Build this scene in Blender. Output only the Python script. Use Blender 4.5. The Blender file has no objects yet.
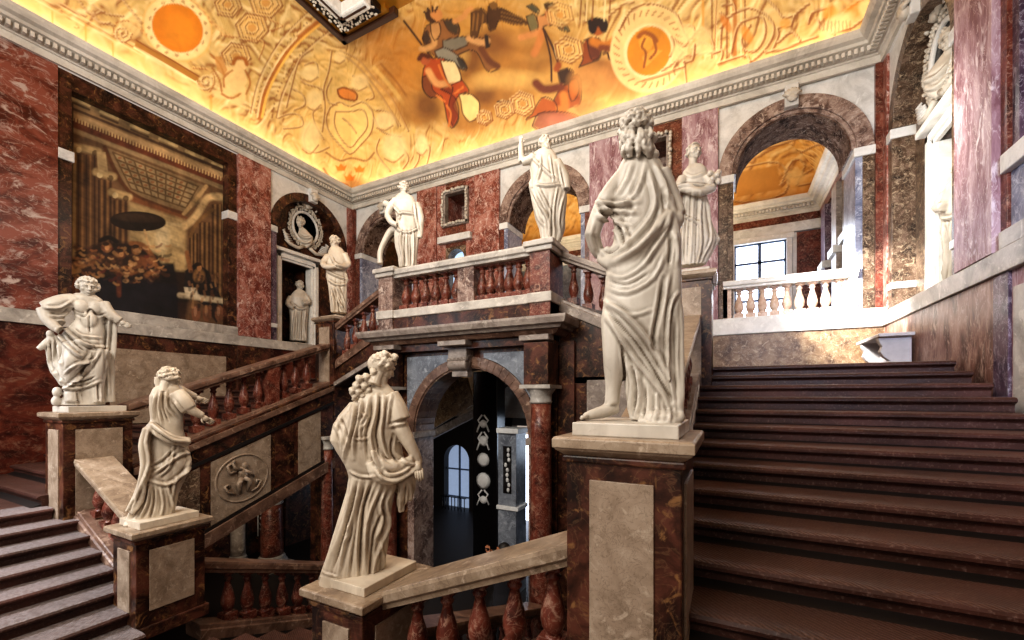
import bpy, math, random
import numpy as np
from mathutils import Vector, Matrix
from mathutils.bvhtree import BVHTree
random.seed(4)
D = bpy.data; SC = bpy.context.scene; COL = SC.collection

# ------------------------------------------------------------------ camera numbers
FPX, CX, HY = 421.6, 512.0, 395.4
TH = math.radians(27.124); CT, ST = math.cos(TH), math.sin(TH)
ZO = 4.217                      # eye height over the lower hall floor; all geometry below is written relative to the eye

def ray(x, y):
    u = (x - CX) / FPX
    return Vector((CT*u - ST, ST*u + CT, (HY - y) / FPX))
def onX(x, y, X): d = ray(x, y); return d * (X / d.x)
def onY(x, y, Y): d = ray(x, y); return d * (Y / d.y)
def onZ(x, y, Z): d = ray(x, y); return d * (Z / d.z)
def topx(P):                    # numpy Nx3 -> Nx2 picture coordinates
    d = -ST*P[:, 0] + CT*P[:, 1]; d = np.where(np.abs(d) < 1e-3, 1e-3, d)
    R = CT*P[:, 0] + ST*P[:, 1]
    return np.stack([CX + FPX*R/d, HY - FPX*P[:, 2]/d], 1), d

# ------------------------------------------------------------------ node materials
def newmat(name):
    m = D.materials.new(name); m.use_nodes = True; nt = m.node_tree
    for n in list(nt.nodes): nt.nodes.remove(n)
    out = nt.nodes.new('ShaderNodeOutputMaterial'); b = nt.nodes.new('ShaderNodeBsdfPrincipled')
    nt.links.new(b.outputs[0], out.inputs[0]); return m, nt, b
def srgb(h):
    if isinstance(h, str):
        h = h.lstrip('#'); c = [int(h[i:i+2], 16)/255 for i in (0, 2, 4)]
    else: c = [v/255 for v in h]
    return tuple(v/12.92 if v <= .04045 else ((v+.055)/1.055)**2.4 for v in c)
def ramp(nt, stops, interp='LINEAR'):
    r = nt.nodes.new('ShaderNodeValToRGB'); e = r.color_ramp.elements; r.color_ramp.interpolation = interp
    while len(e) < len(stops): e.new(.5)
    for i, (p, c) in enumerate(stops):
        e[i].position = p; e[i].color = (*srgb(c), 1) if not isinstance(c, float) else (c, c, c, 1)
    return r
def coords(nt, scale=(1, 1, 1), rnd=True):
    tc = nt.nodes.new('ShaderNodeTexCoord'); mp = nt.nodes.new('ShaderNodeMapping'); mp.inputs['Scale'].default_value = scale
    nt.links.new(tc.outputs['Object'], mp.inputs[0])
    if rnd:
        oi = nt.nodes.new('ShaderNodeObjectInfo'); mu = nt.nodes.new('ShaderNodeMath'); mu.operation = 'MULTIPLY'; mu.inputs[1].default_value = 37.
        nt.links.new(oi.outputs['Random'], mu.inputs[0]); cb = nt.nodes.new('ShaderNodeCombineXYZ'); nt.links.new(mu.outputs[0], cb.inputs[0]); nt.links.new(mu.outputs[0], cb.inputs[2])
        nt.links.new(cb.outputs[0], mp.inputs['Location'])
    return mp
def noise(nt, vec, scale, detail=6, rough=.6, dist=0.):
    n = nt.nodes.new('ShaderNodeTexNoise'); n.inputs['Scale'].default_value = scale; n.inputs['Detail'].default_value = detail
    n.inputs['Roughness'].default_value = rough; n.inputs['Distortion'].default_value = dist
    nt.links.new(vec.outputs[0], n.inputs['Vector']); return n
def mixc(nt, fac, a, b, mode='MIX'):
    m = nt.nodes.new('ShaderNodeMix'); m.data_type = 'RGBA'; m.blend_type = mode
    for k, v in ((0, fac), (6, a), (7, b)):
        if isinstance(v, (int, float)): m.inputs[k].default_value = v
        elif isinstance(v, (str, tuple)): m.inputs[k].default_value = (*srgb(v), 1)
        else: nt.links.new(v, m.inputs[k])
    return m
def bump(nt, b, h, s=.2, d=.01):
    n = nt.nodes.new('ShaderNodeBump'); n.inputs['Strength'].default_value = s; n.inputs['Distance'].default_value = d
    nt.links.new(h, n.inputs['Height']); nt.links.new(n.outputs[0], b.inputs['Normal'])
def marble(name, base, blotch, vein, scale=2., rough=.25, stretch=(1, 1, 1), vamt=.5, spread=(.42, .62), fine=3.2, bamt=1.):
    """base stones, cloudy blotches, pale veins"""
    m, nt, b = newmat(name); mp = coords(nt, stretch)
    n1 = noise(nt, mp, scale, 8, .65, .6); r1 = ramp(nt, [(spread[0], base[0]), ((spread[0]+spread[1])/2, base[1]), (spread[1], base[2])]); nt.links.new(n1.outputs['Fac'], r1.inputs[0])
    n2 = noise(nt, mp, scale*2.1, 7, .62, 1.2); r2 = ramp(nt, [(.56, 0.), (.66, float(bamt))]); nt.links.new(n2.outputs['Fac'], r2.inputs[0])
    m1 = mixc(nt, r2.outputs[0], r1.outputs[0], blotch)
    n3 = noise(nt, mp, scale*fine*.55, 8, .55, 1.6); ab = nt.nodes.new('ShaderNodeMath'); ab.operation = 'SUBTRACT'; ab.inputs[1].default_value = .5
    nt.links.new(n3.outputs['Fac'], ab.inputs[0]); a2 = nt.nodes.new('ShaderNodeMath'); a2.operation = 'ABSOLUTE'; nt.links.new(ab.outputs[0], a2.inputs[0])
    r3 = ramp(nt, [(0., float(vamt)), (.022, 0.)]); nt.links.new(a2.outputs[0], r3.inputs[0])
    m2 = mixc(nt, r3.outputs[0], m1.outputs[2], vein)
    nt.links.new(m2.outputs[2], b.inputs['Base Color']); b.inputs['Roughness'].default_value = max(rough, .3); b.inputs['Specular IOR Level'].default_value = .32
    return m
M = {}
M['red'] = marble('red_marble', ('#4a2019', '#713a2d', '#8a5042'), '#b8a59c', '#c2aea4', 2.1, .34, (1, .75, 1.2), .35, (.40, .59), 3.2, 1.)
M['pink'] = marble('pink_marble', ('#7c565c', '#98767d', '#b0959a'), '#cfc0c4', '#e0cfcc', 2.8, .5, (1.5, 1.5, .5), .5, (.41, .60))
M['redpil'] = marble('rose_marble', ('#6a3329', '#8c5144', '#a77265'), '#c7aba1', '#dccac0', 3.4, .25, (1, 1, .8), .6, (.42, .60))
M['brown'] = marble('dark_brown_marble', ('#1d100c', '#3c2219', '#5a3529'), '#86623f', '#a98462', 3.4, .22, (1, 1, 1), .16, (.40, .62), 2.6, .85)
M['browngold'] = marble('golden_brown_marble', ('#2c2019', '#574436', '#776253'), '#a39079', '#bfae97', 5.0, .3, (1, 1, 1), .5, (.36, .66))
M['tan'] = marble('tan_marble', ('#55402f', '#80664c', '#9b8365'), '#b9a384', '#d0bfa2', 4.2, .35, (1, 1, 1), .4, (.36, .64))
M['rust'] = marble('rust_red_marble', ('#3c1b13', '#633024', '#7c4536'), '#94705e', '#b08e7c', 4.5, .16, (1, 1, 1), .5, (.38, .66))
M['grey'] = marble('grey_marble', ('#8c8780', '#b0aaa2', '#c4bfb6'), '#cdc8bf', '#8b867f', 2.5, .4, (1, 1, 1), .25, (.34, .68))
M['greyblue'] = marble('blue_grey_marble', ('#565a62', '#747981', '#8a8f96'), '#979ca3', '#b9bec4', 2.6, .3, (1, 1, 1), .35, (.34, .68))
M['greydark'] = marble('weathered_grey_marble', ('#6d6158', '#938880', '#a89d92'), '#b2a89c', '#5b5048', 3.4, .38, (1, 1, 1), .3, (.34, .68))
M['panel'] = marble('beige_marble', ('#7e6d5c', '#988674', '#aa9987'), '#b0a08e', '#5c4c3c', 5.0, .4, (1, 1, 1), .5, (.34, .68), 6.)
M['spandrel'] = marble('pale_grey_marble', ('#b9b8b5', '#d4d3d0', '#e2e1de'), '#dcdcda', '#9a9a9a', 2.0, .4, (1, 1, 1), .2, (.34, .68))
M['cornice'] = marble('stone_cornice', ('#b3aca1', '#cdc6bb', '#dbd5cb'), '#cfc9be', '#8d867b', 1.6, .55, (1, 1, 1), .15, (.34, .68))
M['brownstone'] = marble('brown_grey_stone', ('#4e3a2f', '#705648', '#8a6f5e'), '#9d8472', '#3c2a20', 3.6, .33, (1, 1, 1), .35, (.34, .68))
M['greybrown'] = marble('grey_brown_marble', ('#54403a', '#80695f', '#9c887d'), '#b7a69b', '#cdbfb4', 3.6, .35, (1, 1, 1), .5, (.41, .60))
M['rosebrown'] = marble('streaked_rose_brown_marble', ('#4d3128', '#7d5a4d', '#9b7c6d'), '#b39a8a', '#c9b5a6', 3.0, .4, (1.3, 1.3, .45), .4, (.40, .62))
M['reddark'] = marble('dark_red_marble', ('#2f130e', '#54251b', '#6b3627'), '#7d5a4a', '#94705c', 2.4, .32, (1, .8, 1.2), .3, (.40, .60))
M['brownmatte'] = marble('unpolished_brown_marble', ('#35231b', '#5d463a', '#7a6457'), '#9c887a', '#b7a598', 3.4, .85, (1, 1, 1), .5, (.40, .62)); M['brownmatte'].node_tree.nodes['Principled BSDF'].inputs['Specular IOR Level'].default_value = .08
M['cap'] = marble('pedestal_cap_marble', ('#776656', '#95836f', '#ab9a87'), '#b7a693', '#5a4738', 4.5, .3, (1, 1, 1), .45, (.34, .68))
M['white'] = marble('bright_white_marble', ('#d0cfcb', '#e2e1dd', '#efeeea'), '#f2f1ed', '#c5c4c0', 2.5, .35, (1, 1, 1), .2, (.34, .68))
M['purple'] = marble('purple_marble', ('#352634', '#57434f', '#705c66'), '#8c8289', '#b9b2b8', 4.2, .22, (1, 1, .7), .5, (.38, .64))
M['blue'] = marble('blue_veined_marble', ('#5e6278', '#8c91a5', '#abafbf'), '#bfc3d0', '#dfe2ec', 2.6, .18, (1, 1, .7), .5, (.36, .66))
M['creampink'] = marble('cream_pink_marble', ('#b08f7c', '#cdb3a0', '#dccabb'), '#e8dccf', '#b58c72', 7.0, .25, (1, 1, 1), .4, (.34, .68))
def plain(name, col, rough=.5, metal=0., emit=None, es=0.):
    m, nt, b = newmat(name); mp = coords(nt); n = noise(nt, mp, 9., 4); r = ramp(nt, [(.3, .82), (.7, 1.0)]); nt.links.new(n.outputs['Fac'], r.inputs[0])
    mm = mixc(nt, 1., col, r.outputs[0], 'MULTIPLY'); nt.links.new(mm.outputs[2], b.inputs['Base Color'])
    b.inputs['Roughness'].default_value = rough; b.inputs['Metallic'].default_value = metal
    if emit: b.inputs['Emission Color'].default_value = (*srgb(emit), 1); b.inputs['Emission Strength'].default_value = es
    return m
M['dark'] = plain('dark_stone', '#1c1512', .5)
M['black'] = plain('black_marble', '#0e0c0d', .2)
M['wood'] = plain('brown_wood', '#3a2216', .4)
M['paintwhite'] = plain('grey_painted_wood', '#b9b5b6', .45)
M['winframe'] = plain('blue_grey_window_frame', '#5d6f8c', .4)
M['leadbar'] = plain('dark_window_bar', '#22262e', .5)
M['goldwood'] = plain('gilded_wood', '#b07a28', .35, .6)
M['goldpaint'] = plain('golden_painted_plaster', '#d9a04c', .7)
M['glasssky'] = plain('sky_lit_window_glass', '#8fa0b9', .1, 0., '#a9c4dc', 1.3)
M['glassday'] = plain('daylit_window_glass', '#dfe9f7', .1, 0., '#dfeaff', 6.0)
M['glassdim'] = plain('dim_daylit_window_glass', '#8fa0b9', .1, 0., '#a9bcdc', .55)
M['hair'] = plain('dark_hair', '#15100d', .6)
M['skin'] = plain('skin', '#a8704f', .5)
M['cloth'] = plain('dark_clothing', '#26262c', .8)
M['phone'] = plain('black_phone', '#101014', .2)
def stepmat(nm='dark_brown_limestone_steps', worn_lit=.55, wc='#6e554b'):
    m, nt, b = newmat(nm); mp = coords(nt, (1, 1, 1), True)
    n1 = noise(nt, mp, 1.3, 6, .6); r1 = ramp(nt, [(.32, '#27130d'), (.5, '#3a2018'), (.7, '#523028')]); nt.links.new(n1.outputs['Fac'], r1.inputs[0])
    n2 = noise(nt, mp, 45., 3, .7); r2 = ramp(nt, [(.55, 0.), (.72, .55)]); nt.links.new(n2.outputs['Fac'], r2.inputs[0])
    mm = mixc(nt, r2.outputs[0], r1.outputs[0], '#7d655c')
    wv = nt.nodes.new('ShaderNodeTexWave'); wv.inputs['Scale'].default_value = 17.; wv.inputs['Distortion'].default_value = 2.5; wv.inputs['Detail'].default_value = 2; wv.bands_direction = 'DIAGONAL'
    nt.links.new(mp.outputs[0], wv.inputs['Vector'])
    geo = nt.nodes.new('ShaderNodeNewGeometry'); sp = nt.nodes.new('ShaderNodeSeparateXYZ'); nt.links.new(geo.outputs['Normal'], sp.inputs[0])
    up = ramp(nt, [(.90, 0.), (.97, worn_lit)]); nt.links.new(sp.outputs['Z'], up.inputs[0])
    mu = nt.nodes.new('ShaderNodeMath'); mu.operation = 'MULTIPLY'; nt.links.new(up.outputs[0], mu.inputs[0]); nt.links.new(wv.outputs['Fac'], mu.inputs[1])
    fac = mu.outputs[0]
    if worn_lit > .8:
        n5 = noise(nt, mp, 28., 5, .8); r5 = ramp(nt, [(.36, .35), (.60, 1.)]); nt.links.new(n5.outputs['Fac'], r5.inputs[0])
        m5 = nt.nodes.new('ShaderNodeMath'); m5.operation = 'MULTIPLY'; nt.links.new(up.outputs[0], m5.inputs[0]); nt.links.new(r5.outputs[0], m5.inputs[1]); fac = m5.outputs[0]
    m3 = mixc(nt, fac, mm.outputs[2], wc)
    nt.links.new(m3.outputs[2], b.inputs['Base Color'])
    b.inputs['Specular IOR Level'].default_value = .35; rr = ramp(nt, [(.3, .34), (.7, .6)]); nt.links.new(n1.outputs['Fac'], rr.inputs[0]); nt.links.new(rr.outputs[0], b.inputs['Roughness'])
    ad = nt.nodes.new('ShaderNodeMath'); ad.operation = 'ADD'; nt.links.new(mu.outputs[0], ad.inputs[0]); nt.links.new(n2.outputs['Fac'], ad.inputs[1]); bump(nt, b, ad.outputs[0], .55, .006)
    return m
M['step'] = stepmat(); M['stepwornlit'] = stepmat('worn_lit_pale_stair_treads', .82, '#8a8280')  # second one: paler tread tops, wear plus grazing daylight put into the colour
def statuemat(name, a, c, shade_dirt):
    m, nt, b = newmat(name); mp = coords(nt, (1, 1, .6), True)
    n1 = noise(nt, mp, 4., 7, .6, .5); r1 = ramp(nt, [(.34, a), (.62, c)]); nt.links.new(n1.outputs['Fac'], r1.inputs[0])
    geo = nt.nodes.new('ShaderNodeNewGeometry'); r2 = ramp(nt, [(.42, .95), (.505, 0.)]); nt.links.new(geo.outputs['Pointiness'], r2.inputs[0])  # crevice shade painted into the marble colour, along with grime
    m1 = mixc(nt, r2.outputs[0], r1.outputs[0], shade_dirt)
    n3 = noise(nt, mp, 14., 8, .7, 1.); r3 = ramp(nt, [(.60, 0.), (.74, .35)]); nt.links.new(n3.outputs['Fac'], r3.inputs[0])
    m2 = mixc(nt, r3.outputs[0], m1.outputs[2], shade_dirt)
    nt.links.new(m2.outputs[2], b.inputs['Base Color']); b.inputs['Roughness'].default_value = .42
    b.inputs['Subsurface Weight'].default_value = .0
    bump(nt, b, n3.outputs['Fac'], .15, .004)
    return m
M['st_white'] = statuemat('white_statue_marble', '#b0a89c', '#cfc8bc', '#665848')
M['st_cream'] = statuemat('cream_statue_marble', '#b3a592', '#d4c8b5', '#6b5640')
def fresco(name, emit=0.):
    m, nt, b = newmat(name); a = nt.nodes.new('ShaderNodeVertexColor'); a.layer_name = 'Col'
    mp = coords(nt, (1, 1, 1), False); n = noise(nt, mp, 3.5, 8, .65, .5); r = ramp(nt, [(.3, .80), (.7, 1.0)]); nt.links.new(n.outputs['Fac'], r.inputs[0])
    mm = mixc(nt, .8, a.outputs[0], r.outputs[0], 'MULTIPLY')
    nt.links.new(mm.outputs[2], b.inputs['Base Color']); b.inputs['Roughness'].default_value = .7
    return m
M['fresco'] = fresco('painted_plaster'); M['canvas'] = fresco('painted_canvas')

# ------------------------------------------------------------------ mesh builder
class MB:
    def __init__(s): s.v = []; s.f = []; s.sm = []
    def add(s, vs, fs, smooth=False):
        b = len(s.v); s.v += [tuple(p) for p in vs]; s.f += [tuple(b+i for i in f) for f in fs]; s.sm += [smooth]*len(fs); return s
    def box(s, x0, x1, y0, y1, z0, z1):
        if x0 > x1: x0, x1 = x1, x0
        if y0 > y1: y0, y1 = y1, y0
        if z0 > z1: z0, z1 = z1, z0
        return s.add([(x0, y0, z0), (x1, y0, z0), (x1, y1, z0), (x0, y1, z0), (x0, y0, z1), (x1, y0, z1), (x1, y1, z1), (x0, y1, z1)],
                     [(0, 3, 2, 1), (4, 5, 6, 7), (0, 1, 5, 4), (1, 2, 6, 5), (2, 3, 7, 6), (3, 0, 4, 7)])
    def prism(s, poly, fn, a, b, smooth=False):          # poly 2D ring, fn(u,v,w)->xyz, extruded w=a..b
        n = len(poly); vs = [fn(u, v, a) for u, v in poly] + [fn(u, v, b) for u, v in poly]
        fs = [tuple(range(n-1, -1, -1)), tuple(range(n, 2*n))]
        s.add(vs, fs); b0 = len(s.v) - 2*n
        for i in range(n): s.f.append((b0+i, b0+(i+1) % n, b0+n+(i+1) % n, b0+n+i)); s.sm.append(smooth)
        return s
    def lathe(s, prof, c=(0, 0, 0), n=16, axis='z', smooth=True):
        vs = []; fs = []
        for r, z in prof:
            for k in range(n):
                a = 2*math.pi*k/n; vs.append((c[0]+r*math.cos(a), c[1]+r*math.sin(a), c[2]+z))
        for i in range(len(prof)-1):
            for k in range(n): fs.append((i*n+k, i*n+(k+1) % n, (i+1)*n+(k+1) % n, (i+1)*n+k))
        fs.append(tuple(range(n-1, -1, -1))); fs.append(tuple((len(prof)-1)*n+k for k in range(n)))
        return s.add(vs, fs, smooth)
    def tube(s, pts, rad, n=8, closed=False):
        pts = [Vector(p) for p in pts]; m = len(pts); rad = rad if hasattr(rad, '__len__') else [rad]*m; vs = []; fs = []; up = None
        for i in range(m):
            a = pts[(i-1) % m] if (i or closed) else pts[i]; b = pts[(i+1) % m] if (i < m-1 or closed) else pts[i]
            t = (b-a).normalized()
            if up is None: up = t.orthogonal().normalized()
            up = (up - t*up.dot(t)); up = up.normalized() if up.length > 1e-6 else t.orthogonal().normalized()
            w = t.cross(up)
            for k in range(n):
                q = 2*math.pi*k/n; vs.append(pts[i] + (up*math.cos(q) + w*math.sin(q))*rad[i])
        for i in range(m if closed else m-1):
            for k in range(n): fs.append((i*n+k, i*n+(k+1) % n, ((i+1) % m)*n+(k+1) % n, ((i+1) % m)*n+k))
        if not closed: fs.append(tuple(range(n-1, -1, -1))); fs.append(tuple((m-1)*n+k for k in range(n)))
        return s.add(vs, fs, True)
    def ball(s, c, r, n=10, m=7):
        r = r if hasattr(r, '__len__') else (r, r, r); vs = [(c[0], c[1], c[2]-r[2])]; fs = []
        for i in range(1, m):
            a = -math.pi/2 + math.pi*i/m
            for k in range(n):
                b = 2*math.pi*k/n; vs.append((c[0]+r[0]*math.cos(a)*math.cos(b), c[1]+r[1]*math.cos(a)*math.sin(b), c[2]+r[2]*math.sin(a)))
        vs.append((c[0], c[1], c[2]+r[2])); L = len(vs)-1
        for k in range(n):
            fs.append((0, 1+(k+1) % n, 1+k)); fs.append((L, 1+(m-2)*n+k, 1+(m-2)*n+(k+1) % n))
            for i in range(m-2): fs.append((1+i*n+k, 1+i*n+(k+1) % n, 1+(i+1)*n+(k+1) % n, 1+(i+1)*n+k))
        return s.add(vs, fs, True)
    def build(s, name, mat, parent=None, bevel=0., loc=None):
        me = D.meshes.new(name); me.from_pydata(s.v, [], s.f); me.update()
        import bmesh
        bm = bmesh.new(); bm.from_mesh(me); bmesh.ops.recalc_face_normals(bm, faces=bm.faces); bm.to_mesh(me); bm.free()
        me.polygons.foreach_set('use_smooth', s.sm if len(s.sm) == len(me.polygons) else [False]*len(me.polygons))
        me.materials.append(M[mat] if isinstance(mat, str) else mat)
        o = D.objects.new(name, me); COL.objects.link(o)
        if parent: o.parent = parent
        if bevel:
            b = o.modifiers.new('bevel', 'BEVEL'); b.width = bevel; b.segments = 2; b.limit_method = 'ANGLE'; b.angle_limit = math.radians(40)
        return o
def tag(o, label=None, cat=None, group=None, kind=None):
    if label: o['label'] = label
    if cat: o['category'] = cat
    if group: o['group'] = group
    if kind: o['kind'] = kind
    return o
def empty(name, label, cat, group=None, kind=None):
    o = D.objects.new(name, None); COL.objects.link(o); return tag(o, label, cat, group, kind)
def recenter(root, loc):                     # put an Empty root at its base, children keep their place
    loc = Vector(loc); root.location = loc
    for c in root.children: c.location = c.location - loc

# plane frames: (u along the wall, z up, d into the wall)
XC, W = -4.347, 6.955; XL, XR, YB = XC-W, XC+W, 10.235
fB = lambda u, z, d: (u, YB+d, z)
fL = lambda u, z, d: (XL-d, u, z)
fR = lambda u, z, d: (XR+d, u, z)
def rect(mb, fn, u0, u1, z0, z1, d0, d1): return mb.prism([(u0, z0), (u1, z0), (u1, z1), (u0, z1)], fn, d0, d1)
def arc(cu, zs, r, n=20, a0=0, a1=180): return [(cu+r*math.cos(math.radians(a0+(a1-a0)*i/n)), zs+r*math.sin(math.radians(a0+(a1-a0)*i/n))) for i in range(n+1)]
def archwall(mb, fn, u0, u1, z0, z1, cu, r, zs, d0, d1, zb=None):
    """rectangle u0..u1 x z0..z1 with an arched opening; zb: bottom of the opening (default z0)"""
    zb = z0 if zb is None else zb
    rect(mb, fn, u0, cu-r, z0, zs, d0, d1); rect(mb, fn, cu+r, u1, z0, zs, d0, d1)
    if zb > z0: rect(mb, fn, cu-r, cu+r, z0, zb, d0, d1)
    A = arc(cu, zs, r, 28)
    for i in range(28):
        (a, b), (c, e) = A[i], A[i+1]
        mb.prism([(a, b), (a, z1), (c, z1), (c, e)], fn, d0, d1)
    if u1 > cu+r: rect(mb, fn, cu+r, u1, zs, z1, d0, d1)
    if u0 < cu-r: rect(mb, fn, u0, cu-r, zs, z1, d0, d1)
def archring(mb, fn, cu, zs, r0, r1, d0, d1, n=28, a0=0, a1=180):
    A = arc(cu, zs, r0, n, a0, a1); B = arc(cu, zs, r1, n, a0, a1)
    for i in range(n): mb.prism([A[i], B[i], B[i+1], A[i+1]], fn, d0, d1)
def sweep_profile(mb, prof, path, closed=False, smooth=False):
    """prof: list of (out, z); path: list of (x,y) corners with inward normals mitred; out is to the left of travel"""
    n = len(path); vs = []; fs = []; m = len(prof)
    for i, p in enumerate(path):
        p = Vector(p)
        d0 = (p-Vector(path[i-1])).normalized() if (i > 0 or closed) else None
        d1 = (Vector(path[(i+1) % n])-p).normalized() if (i < n-1 or closed) else None
        if d0 is None: d0 = d1
        if d1 is None: d1 = d0
        n0 = Vector((-d0.y, d0.x)); n1 = Vector((-d1.y, d1.x)); b = (n0+n1); b = b/b.length; k = 1/max(.2, b.dot(n0))
        for o, z in prof: q = p+b*(o*k); vs.append((q.x, q.y, z))
    for i in range(n if closed else n-1):
        for j in range(m): fs.append((i*m+j, ((i+1) % n)*m+j, ((i+1) % n)*m+(j+1) % m, i*m+(j+1) % m))
    if not closed: fs.append(tuple(range(m))); fs.append(tuple((n-1)*m+j for j in range(m-1, -1, -1)))
    mb.add(vs, fs, smooth); return mb

# ------------------------------------------------------------------ painting on vertices
class Paint:
    out = False
    def __init__(s, px, base): s.p = px; s.c = np.tile(np.array(srgb(base)), (len(px), 1)).astype(float)
    def _bb(s, P, m):
        P = np.array(P, float); lo = P.min(0)-m; hi = P.max(0)+m
        return np.where((s.p[:, 0] > lo[0]) & (s.p[:, 0] < hi[0]) & (s.p[:, 1] > lo[1]) & (s.p[:, 1] < hi[1]))[0]
    def _mix(s, I, a, col):
        c = np.array(srgb(col)); a = np.clip(a, 0, 1)[:, None]; s.c[I] = s.c[I]*(1-a) + c*a
    def poly(s, P, col, a=1., soft=.6):
        I = s._bb(P, soft*2)
        if not len(I): return s
        q = s.p[I]; x, y = q[:, 0], q[:, 1]; ins = np.zeros(len(I), bool); dmin = np.full(len(I), 1e9); n = len(P)
        for i in range(n):
            (x0, y0), (x1, y1) = P[i], P[(i+1) % n]
            c = ((y0 > y) != (y1 > y)); ins ^= c & (x < (x1-x0)*(y-y0)/((y1-y0) if abs(y1-y0) > 1e-9 else 1e-9)+x0)
            L = max(1e-9, (x1-x0)**2+(y1-y0)**2); t = np.clip(((x-x0)*(x1-x0)+(y-y0)*(y1-y0))/L, 0, 1)
            dmin = np.minimum(dmin, np.hypot(x-x0-t*(x1-x0), y-y0-t*(y1-y0)))
        sd = np.where(ins, dmin, -dmin); s._mix(I, a*np.clip(.5+sd/(2*soft), 0, 1), col)
        if s.out: s.line(P+[P[0]], .7, '#33190c', .75)
        return s
    def ell(s, cx, cy, rx, ry, col, a=1., soft=.15, rot=0.):
        I = s._bb([(cx-rx-ry, cy-ry-rx), (cx+rx+ry, cy+ry+rx)], 2); q = s.p[I]; ca, sa = math.cos(math.radians(rot)), math.sin(math.radians(rot))
        dx, dy = q[:, 0]-cx, q[:, 1]-cy; d = np.hypot((dx*ca+dy*sa)/rx, (-dx*sa+dy*ca)/ry)
        s._mix(I, a*np.clip((1-d)/soft+.5, 0, 1), col); return s
    def line(s, P, w, col, a=1.):
        if len(P) > 2: P = smoothline(P)
        I = s._bb(P, w*2+1); q = s.p[I]; x, y = q[:, 0], q[:, 1]; dmin = np.full(len(I), 1e9)
        for (x0, y0), (x1, y1) in zip(P[:-1], P[1:]):
            L = max(1e-9, (x1-x0)**2+(y1-y0)**2); t = np.clip(((x-x0)*(x1-x0)+(y-y0)*(y1-y0))/L, 0, 1)
            dmin = np.minimum(dmin, np.hypot(x-x0-t*(x1-x0), y-y0-t*(y1-y0)))
        s._mix(I, a*np.clip(1-(dmin-w*.5)/(w*.5+.3), 0, 1), col); return s
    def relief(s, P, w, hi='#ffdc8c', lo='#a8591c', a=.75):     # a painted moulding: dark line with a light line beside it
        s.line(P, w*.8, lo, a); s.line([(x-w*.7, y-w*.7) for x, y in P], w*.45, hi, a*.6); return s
def smoothline(P, k=4):
    P = [np.array(p, float) for p in P]; out = []
    for i in range(len(P)-1):
        a = P[max(0, i-1)]; b = P[i]; c = P[i+1]; d = P[min(len(P)-1, i+2)]
        for j in range(k):
            t = j/k; out.append(.5*((2*b)+(c-a)*t+(2*a-5*b+4*c-d)*t*t+(3*b-a-3*c+d)*t**3))
    out.append(P[-1]); return [tuple(p) for p in out]
def set_cols(me, c):
    at = me.color_attributes.new('Col', 'FLOAT_COLOR', 'POINT'); buf = np.ones((len(me.vertices), 4), np.float32); buf[:, :3] = np.clip(c, 0, 1); at.data.foreach_set('color', buf.ravel())
def gridmesh(name, P, nu, nv, mat, parent=None, smooth=True):
    """P: (nu*nv)x3 array, v fastest"""
    me = D.meshes.new(name); i, j = np.meshgrid(np.arange(nu-1), np.arange(nv-1), indexing='ij'); a = (i*nv+j).ravel()
    F = np.stack([a, a+nv, a+nv+1, a+1], 1); me.from_pydata(P.tolist(), [], F.tolist()); me.update()
    me.polygons.foreach_set('use_smooth', [smooth]*len(me.polygons)); me.materials.append(M[mat]); o = D.objects.new(name, me); COL.objects.link(o)
    if parent: o.parent = parent
    return o
# ================================================================== the room shell
ZF = 1.333      # main floor
ZB0, ZB1 = 1.30, 1.55        # stone band round the walls
ZC = 6.256      # underside of the cornice
ZH = -4.217     # lower hall floor
Y0W = -1.6
SPR, RA = 4.75, 1.33         # springing and outer radius of the wall arches
def structure(o): return tag(o, kind='structure')

# cornices with dentils ------------------------------------------------
CPROF = [(0, 0), (.06, 0), (.07, .12), (.11, .13), (.12, .17), (.17, .20), (.19, .24), (.30, .26), (.32, .31), (.40, .34), (.44, .40), (.46, .46), (.42, .46), (0, .47)]
mb = MB()
path = [(XL, Y0W), (XL, YB), (XR, YB), (XR, Y0W)]
sweep_profile(mb, [(-o, z+ZC) for o, z in CPROF], path)
trim = structure(mb.build('trim_1', 'cornice')); tag(trim, 'pale stone cornice running round the hall under the painted ceiling')
mb = MB(); y = Y0W
while y < YB-.2: mb.box(XL+.16, XL+.27, y, y+.05, ZC+.145, ZC+.235); y += .095
x = XL+.3
while x < XR-.3: mb.box(x, x+.05, YB-.27, YB-.16, ZC+.145, ZC+.235); x += .095
y = 3.
while y < YB-.2: mb.box(XR-.27, XR-.16, y, y+.05, ZC+.145, ZC+.235); y += .095
dent = mb.build('dentil_course', 'cornice', trim)
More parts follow.
